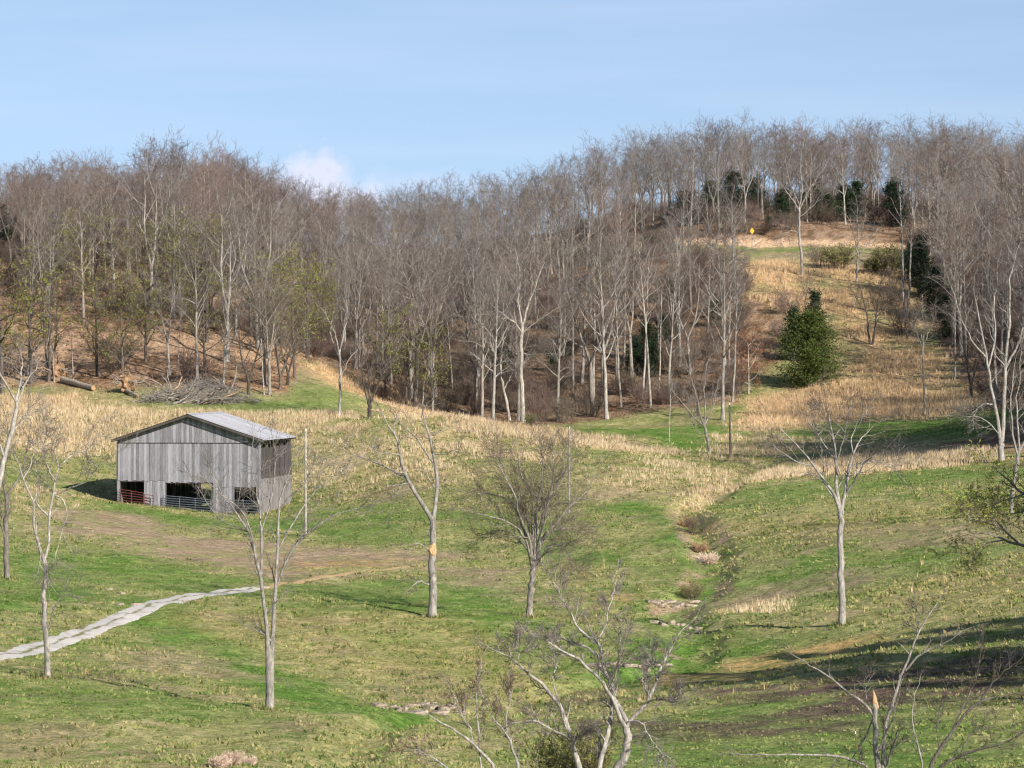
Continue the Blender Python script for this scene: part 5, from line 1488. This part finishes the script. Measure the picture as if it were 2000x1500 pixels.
# ------------------------------------------------------------------ fallen timber, brush piles, stump
M_LOG = bark_mat('fallen_log_bark', (.12, .10, .08), (.30, .26, .22), (.46, .42, .36))
def log(name, label, a, b_, r0, r1, cat='log', lift=.15):
    A_ = np.array(gpos(*a)); B_ = np.array(gpos(*b_)); o0 = A_.copy()
    P = np.linspace(A_, B_, 6) - o0; P[:, 2] += lift + r0 * .6
    P = P + rng.normal(0, .04, P.shape)
    g = empty(name, tuple(o0)); tag(g, label, cat)
    bgg = Bag(); bgg.add(*tubes(P[None], np.linspace(r0, r1, 6)[None], 10)); link('log', bgg.mesh('log', M_LOG), g)
    for e, rr_, dr in ((P[0], r0, P[0] - P[1]), (P[-1], r1, P[-1] - P[-2])):
        u_ = unit(dr); v_, q_ = tubes(np.array([[e - u_ * .02, e + u_ * .03]]), np.array([[rr_, rr_ * .9]]), 10)
        c_ = len(v_); v_ = np.concatenate([v_, [e + u_ * .035]]); i_ = np.arange(10) + 10
        link('cut_end', mesh_np('cut_end', v_, [q_, np.c_[i_, np.roll(i_, -1), np.full(10, c_)]], M_WOOD), g)
    return g
log('fallen_log', 'thick sawn log lying at the foot of the left hill', (122, 748), (182, 764), .32, .27)
log('fallen_log', 'short pale log end poking out beside the uprooted stump', (246, 766), (268, 778),   .2, .16)
log('fallen_log', 'pale splintered log lying on the barn side of the brush pile', (308, 778), (324, 786), .12, .06)
m_earth, t, b = new_mat('root_earth', .95, .05)
t.links.new(ramp(t, noise(t, 2.5, 5, mapped(t, (1, 1, 1)), .7), [(.3, (.10, .06, .035)), (.5, (.26, .16, .09)), (.7, (.42, .30, .19))]), b.inputs['Base Color'])
def rootball(px, py, label):
    x, y, z = gpos(px, py); r = np.random.default_rng(3)
    g = empty('uprooted_stump', (x, y, z)); tag(g, label, 'stump')
    th = np.linspace(0, 2 * math.pi, 14, endpoint=False); ph = np.linspace(.15, math.pi - .1, 8)
    V = []
    for p_ in ph:
        for t_ in th:
            rr_ = 1.0 * r.uniform(.6, 1.15)
            V.append((rr_ * math.sin(p_) * math.cos(t_) * 1.1, rr_ * math.sin(p_) * math.sin(t_) * .6, .8 + rr_ * math.cos(p_)))
    Fc = [(i * 14 + j, (i + 1) * 14 + j, (i + 1) * 14 + (j + 1) % 14, i * 14 + (j + 1) % 14) for i in range(7) for j in range(14)]
    link('root_plate', mesh_np('root_plate', V, [np.array(Fc)], m_earth), g)
    nr = 34; d = unit(r.normal(0, 1, (nr, 3)) * np.array((1.2, .5, 1))); d[:, 2] = np.abs(d[:, 2]) * .8 - .1
    P, w = grow(np.array((0, 0, .8)) + d * .9, d, r.uniform(.5, 1.5, nr), r.uniform(.03, .09, nr), 5, .3, 0, r, .2)
    v_, q_ = tubes(P, w, 4); link('roots', mesh_np('roots', v_, [q_], M_LOG, True), g)
    return g
rootball(248, 766, 'uprooted stump with a brown earth root plate left of the brush pile')
rootball(112, 742, 'earthy root plate at the uphill end of the sawn log')
def brushpile(px, py, w, h, nbig, ntw, seed, label, depth=2.4):
    x, y, z = gpos(px, py); r = np.random.default_rng(seed); sc_ = y / F
    W_, H_ = w * sc_, h * sc_
    g = empty('brush_pile', (x, y, z)); tag(g, label, 'brush pile')
    def gen(nn, lmin, lmax, r0, r1, n_, wob):
        px_ = r.normal(0, W_ * .24, nn); py_ = r.normal(0, depth * .4, nn); pz = np.abs(r.normal(0, 1, nn)) * H_ * .33 * np.exp(-(px_ / (W_ * .4)) ** 2) + .05
        d = unit(np.stack([r.normal(0, 1, nn), r.normal(0, .5, nn), r.normal(.04, .2, nn)], -1))
        L_ = r.uniform(lmin, lmax, nn); p = np.stack([px_, py_, pz], -1) - d * L_[:, None] * .4
        gz = zf(p[:, 0] + x, p[:, 1] + y) - z; p[:, 2] = np.maximum(p[:, 2] + gz * .8, gz + .05)
        return grow(p, d, L_, r.uniform(r0, r1, nn), n_, wob, 0, r, .3)
    Pb, wb_ = gen(nbig, 1.5, 4.2, .04, .11, 6, .22)
    for i in range(nbig):
        v_, q_ = tubes(Pb[i:i + 1], wb_[i:i + 1], 6)
        link('branch', mesh_np('branch', v_, [q_], M_WOOD if i % 9 == 4 else (M_BARK, M_LOG, M_BARK2, M_BARK)[i % 4], True), g)
    P1, w1 = spawn(Pb, wb_, 6, .3, 1, 45, 1.5, 4, .18, .5, 0, r, .3); P2_, w2 = gen(ntw, .8, 2.6, .015, .035, 4, .2)
    P3, w3 = spawn(P2_, w2, 4, .2, 1, 40, .6, 3, .2, .6, .02, r, .4)
    bgg = Bag(); bgg.add(*tubes(P1, w1, 4)); bgg.add(*tubes(P2_, w2, 3)); bgg.add(*tubes(P3, np.maximum(w3, .009), 3))
    o_ = link('twigs', bgg.mesh('twigs', M_BARK2, False), g); o_['kind'] = 'stuff'
    return g
brushpile(335, 780, 130, 24, 40, 300, 31, 'left heap of pale tangled branches behind the barn roof')
brushpile(425, 784, 120, 25, 44, 300, 32, 'right heap of tangled branches with dark hollows and orange wood')
brushpile(395, 762, 70, 18, 8, 260, 33, 'greyer low heap of fine brush behind the two branch heaps')

# rock ledges
def ledge(label, spec, seed, flat=.3):
    x0, y0, z0 = gpos(*spec[0][:2]); g = empty('rock_ledge', (x0, y0, z0)); tag(g, label, 'rocks')
    for i, (px, py, w, h, *_) in enumerate(spec):
        x, y, z = gpos(px, py); a = y / F
        stone('rock', (x - x0, y - y0, z - z0 + h * a * .18), (w * a * 1.25, max(.5, w * a * .6), h * a * .8), random.uniform(-.3, .3), g, seed + i, .22)
    return g
ledge('long shelf of blocky tan rocks above the bright green strip at the bottom', [(740,1380,30,10),(762,1384,24,9),(778,1390,12,15),(790,1388,12,14),(806,1380,30,10),(812,1394,42,10),(840,1384,28,14),(856,1395,34,10),(868,1388,22,14),(880,1386,20,17),(898,1392,24,12),(824,1378,24,8),(850,1376,22,7)], 400)
ledge('upper rock ledge crossing the creek gully', [(1275,1178,28,8),(1292,1184,22,9),(1303,1177,30,6),(1318,1186,20,8),(1330,1183,14,10),(1345,1184,30,6),(1352,1178,28,6),(1288,1176,22,6)], 430)
ledge('middle broken row of pale stones in the gully below the upper ledge', [(1282,1217,22,7),(1296,1222,18,8),(1311,1221,12,12),(1322,1224,10,9),(1332,1224,12,8),(1345,1229,14,10),(1366,1230,18,9),(1372,1236,12,6)], 460)
ledge('lowest rock ledge behind the nearest tree crown', [(1165,1302,40,8),(1200,1299,30,8),(1230,1302,26,9),(1250,1306,16,8),(1275,1300,40,6),(1300,1300,24,5),(1262,1312,16,10)], 490)
for i, (px, py) in enumerate([(214,1152),(238,1160),(233,1182),(262,1182)]):
    x, y, z = gpos(px, py); o = stone('stone', (x, y, z + .02), (.55 + .1 * i, .5, .16), 0, None, 520 + i, .05)
    tag(o, ('small flat white stone in the grass, furthest left above the track bend', 'tiny flat white stone just right of the furthest left one', 'larger flat white stone nearest the gravel track bend', 'flat white stone right of the larger one by the track')[i], 'stone')

# ------------------------------------------------------------------ grass
def blades(x, y, z, h, w, lean, r, k):
    n_ = len(x)
    a = r.uniform(0, 6.28, (n_, k)); rr_ = r.uniform(0, 1, (n_, k)) * w[:, None] * 2.2
    bx_ = x[:, None] + np.cos(a) * rr_; by_ = y[:, None] + np.sin(a) * rr_
    hh = h[:, None] * r.uniform(.6, 1.2, (n_, k)); ww = w[:, None] * r.uniform(.35, .6, (n_, k))
    a2 = r.uniform(0, 3.14, (n_, k)); l_ = lean * hh
    z0 = z[:, None] - .05
    p0 = np.stack([bx_ - np.cos(a2) * ww, by_ - np.sin(a2) * ww * .6, z0 + 0 * bx_], -1)
    p1 = np.stack([bx_ + np.cos(a2) * ww, by_ + np.sin(a2) * ww * .6, z0 + 0 * bx_], -1)
    p2 = np.stack([bx_ + np.cos(a) * l_, by_ + np.sin(a) * l_, z0 + hh], -1)
    V = np.stack([p0, p1, p2], 2).reshape(-1, 3)
    return V, np.arange(len(V)).reshape(-1, 3)
m_grass, t, b = new_mat('grass_blades', .85, .1)
at = N(t, 'ShaderNodeAttribute', attribute_name='Col')
t.links.new(at.outputs['Color'], b.inputs['Base Color'])
tl = N(t, 'ShaderNodeBsdfTranslucent'); t.links.new(at.outputs['Color'], tl.inputs[0]); ms = N(t, 'ShaderNodeMixShader'); ms.inputs[0].default_value = .3
t.links.new(b.outputs[0], ms.inputs[1]); t.links.new(tl.outputs[0], ms.inputs[2]); t.links.new(ms.outputs[0], t.nodes['Material Output'].inputs[0])
gr = np.random.default_rng(99)
def sample(nn, d0, d1, um=.145):
    y = np.sqrt(gr.uniform(d0 ** 2, d1 ** 2, nn)); return gr.uniform(-um, um, nn) * y, y
def clear_of(x, y):
    """keep grass off the track and out of the barn"""
    trk = np.array([hit(a, b_)[:2] for a, b_ in [(-160,1300),(0,1281),(100,1258),(200,1222),(280,1190),(340,1172),(420,1160),(470,1153)]])
    d = seg_dist(x, y, trk)
    clay = np.array([hit(a, b_)[:2] for a, b_ in [(500,1152),(560,1137),(640,1126),(720,1115),(800,1107),(850,1102),(905,1097)]])
    d = np.minimum(d, seg_dist(x, y, clay) + .5)
    lx = (x - cFL[0]) * rd[0] + (y - cFL[1]) * rd[1]; ly = (x - cFL[0]) * dd_[0] + (y - cFL[1]) * dd_[1]
    inb = (lx > -.2) & (lx < BW + .1) & (ly > -.1) & (ly < BL + .1)
    return (d > 1.1) & ~inb
def col_rep(c, k): return np.repeat(c, k * 3, 0)
# short pasture tufts
x, y = sample(120000, 132, 400); w = masks(x, y)
clump = fbm(x, y, 1.6, 140, 2)
ok = clear_of(x, y) & (w['l'] < .4) & (gr.uniform(0, 1, len(x)) < np.clip((clump - .36) * 4, .10, .75)) & (w['b'] + w['o'] < gr.uniform(.05, .9, len(x)))
x, y = x[ok], y[ok]; w = {k: v[ok] for k, v in w.items()}; z = zf(x, y)
c = ground_color(x, y, w)
q = gr.uniform(0, 1, (len(x), 1)); wg = w['g'][:, None]
alt = np.where(q < .34, np.array((.36, .31, .145)), np.where(q < .66, np.array((.085, .17, .03)), np.array((.24, .26, .085))))
c = c + (alt - c) * (.68 - .40 * wg)
c = c * gr.uniform(.8, 1.25, (len(x), 1))
V_, F_ = blades(x, y, z, gr.uniform(.07, .23, len(x)) * (1 - .45 * np.clip(w['g'], 0, 1)), gr.uniform(.12, .26, len(x)), .6, gr, 6)
o = link('pasture_grass', mesh_np('pasture_grass', V_, [F_], m_grass, attr={'Col': col_rep(c, 6)})); tag(o, 'short green and olive grass tufts over the pasture', 'grass', kind='stuff')
print('short tufts', len(x))
# rank grass round the feet of the lone trees and the barn walls
fx, fy = [], []
for o_ in COL.objects:
    if o_.name.split('.')[0] == 'tree' and o_.location.y < 390:
        a = gr.uniform(0, 6.28, 50); q_ = gr.uniform(.15, .75, 50); fx.append(o_.location.x + np.cos(a) * q_); fy.append(o_.location.y + np.sin(a) * q_)
for t_ in np.linspace(0, 1, 160):
    p = cFL + rd * BW * t_ + dd_ * gr.uniform(-.35, -.1); fx.append([p[0]]); fy.append([p[1]])
    p = cFR + dd_ * BL * t_ + rd * gr.uniform(.15, .4); fx.append([p[0]]); fy.append([p[1]])
x = np.concatenate(fx); y = np.concatenate(fy); z = zf(x, y)
c = np.where(gr.uniform(0, 1, (len(x), 1)) < .45, np.array((.36, .29, .15)), np.array((.13, .18, .04))) * gr.uniform(.7, 1.2, (len(x), 1))
V_, F_ = blades(x, y, z, gr.uniform(.12, .34, len(x)), gr.uniform(.06, .12, len(x)), .35, gr, 5)
o = link('rank_grass', mesh_np('rank_grass', V_, [F_], m_grass, attr={'Col': col_rep(c, 5)})); tag(o, 'rank grass round the tree feet and along the barn walls', 'grass', kind='stuff')
# tall straw coloured sedge
x, y = sample(420000, 150, 560, .14); w0 = masks(x, y)['t']
sp = fbm(x, y * .7, 3.4, 150, 3)
p = np.clip(w0, 0, 1.2) ** 1.5 * np.maximum(np.clip((sp - .36) * 5.5, .02, 1), .8 * (w0 > .95)) * np.interp(y, [150, 320, 560], [.5, .8, .95])
road_d = seg_dist(x, y, ROADC)
ok = clear_of(x, y) & (gr.uniform(0, 1, len(x)) < p) & (road_d > 3.2)
x, y, w0, sp = x[ok], y[ok], w0[ok], sp[ok]; z = zf(x, y)
tone = gr.uniform(0, 1, (len(x), 1))
c = np.array((.40, .30, .18)) * (1 - tone) + np.array((.74, .61, .41)) * tone
c = c * (.8 + .4 * fbm(x, y, 9, 155)[:, None]) * (1 + np.array((.02, -.06, -.13)) * sstep(395, 430, y)[:, None])
hh = gr.uniform(.28, .72, len(x)) * np.interp(w0, [.3, 1], [.6, 1.05])
V_, F_ = blades(x, y, z, hh, gr.uniform(.045, .08, len(x)), .22, gr, 5)
o = link('dry_sedge', mesh_np('dry_sedge', V_, [F_], m_grass, attr={'Col': col_rep(c, 5)})); tag(o, 'tall straw-coloured dry grass in bands across the pasture and slope', 'grass', kind='stuff')
print('sedge', len(x))
# stray straw stems dotted over the right-hand pasture
x, y = sample(800, 200, 330, .13); ok = (x > 4) & clear_of(x, y) & (fbm(x, y, 9, 160) > .5); x, y = x[ok], y[ok]; z = zf(x, y)
V_, F_ = blades(x, y, z, gr.uniform(.25, .6, len(x)), gr.uniform(.04, .07, len(x)), .12, gr, 4)
o = link('straw_stems', mesh_np('straw_stems', V_, [F_], m_grass, attr={'Col': col_rep(np.tile((.55, .42, .22), (len(x), 1)) * gr.uniform(.8, 1.2, (len(x), 1)), 4)})); tag(o, 'lone straw stems dotted over the right-hand pasture', 'grass', kind='stuff')
# leaf litter faces on the forest floor
x, y = sample(60000, 380, 560, .14); ok = (wood(x, y) > -2); x, y = x[ok], y[ok]; z = zf(x, y)
V_, F_ = blades(x, y, z, gr.uniform(.08, .22, len(x)), gr.uniform(.14, .26, len(x)), 1.0, gr, 2)
tone = gr.uniform(0, 1, (len(x), 1)); c = np.array((.13, .065, .035)) * (1 - tone) + np.array((.34, .21, .13)) * tone
o = link('leaf_litter', mesh_np('leaf_litter', V_, [F_], m_grass, attr={'Col': col_rep(c, 2)})); tag(o, 'rust-brown fallen leaves and dead weeds covering the wood floor', 'leaf litter', kind='stuff')
tot = sum(len(m.polygons) for m in bpy.data.meshes); print('faces', tot, 'objects', len(COL.objects))
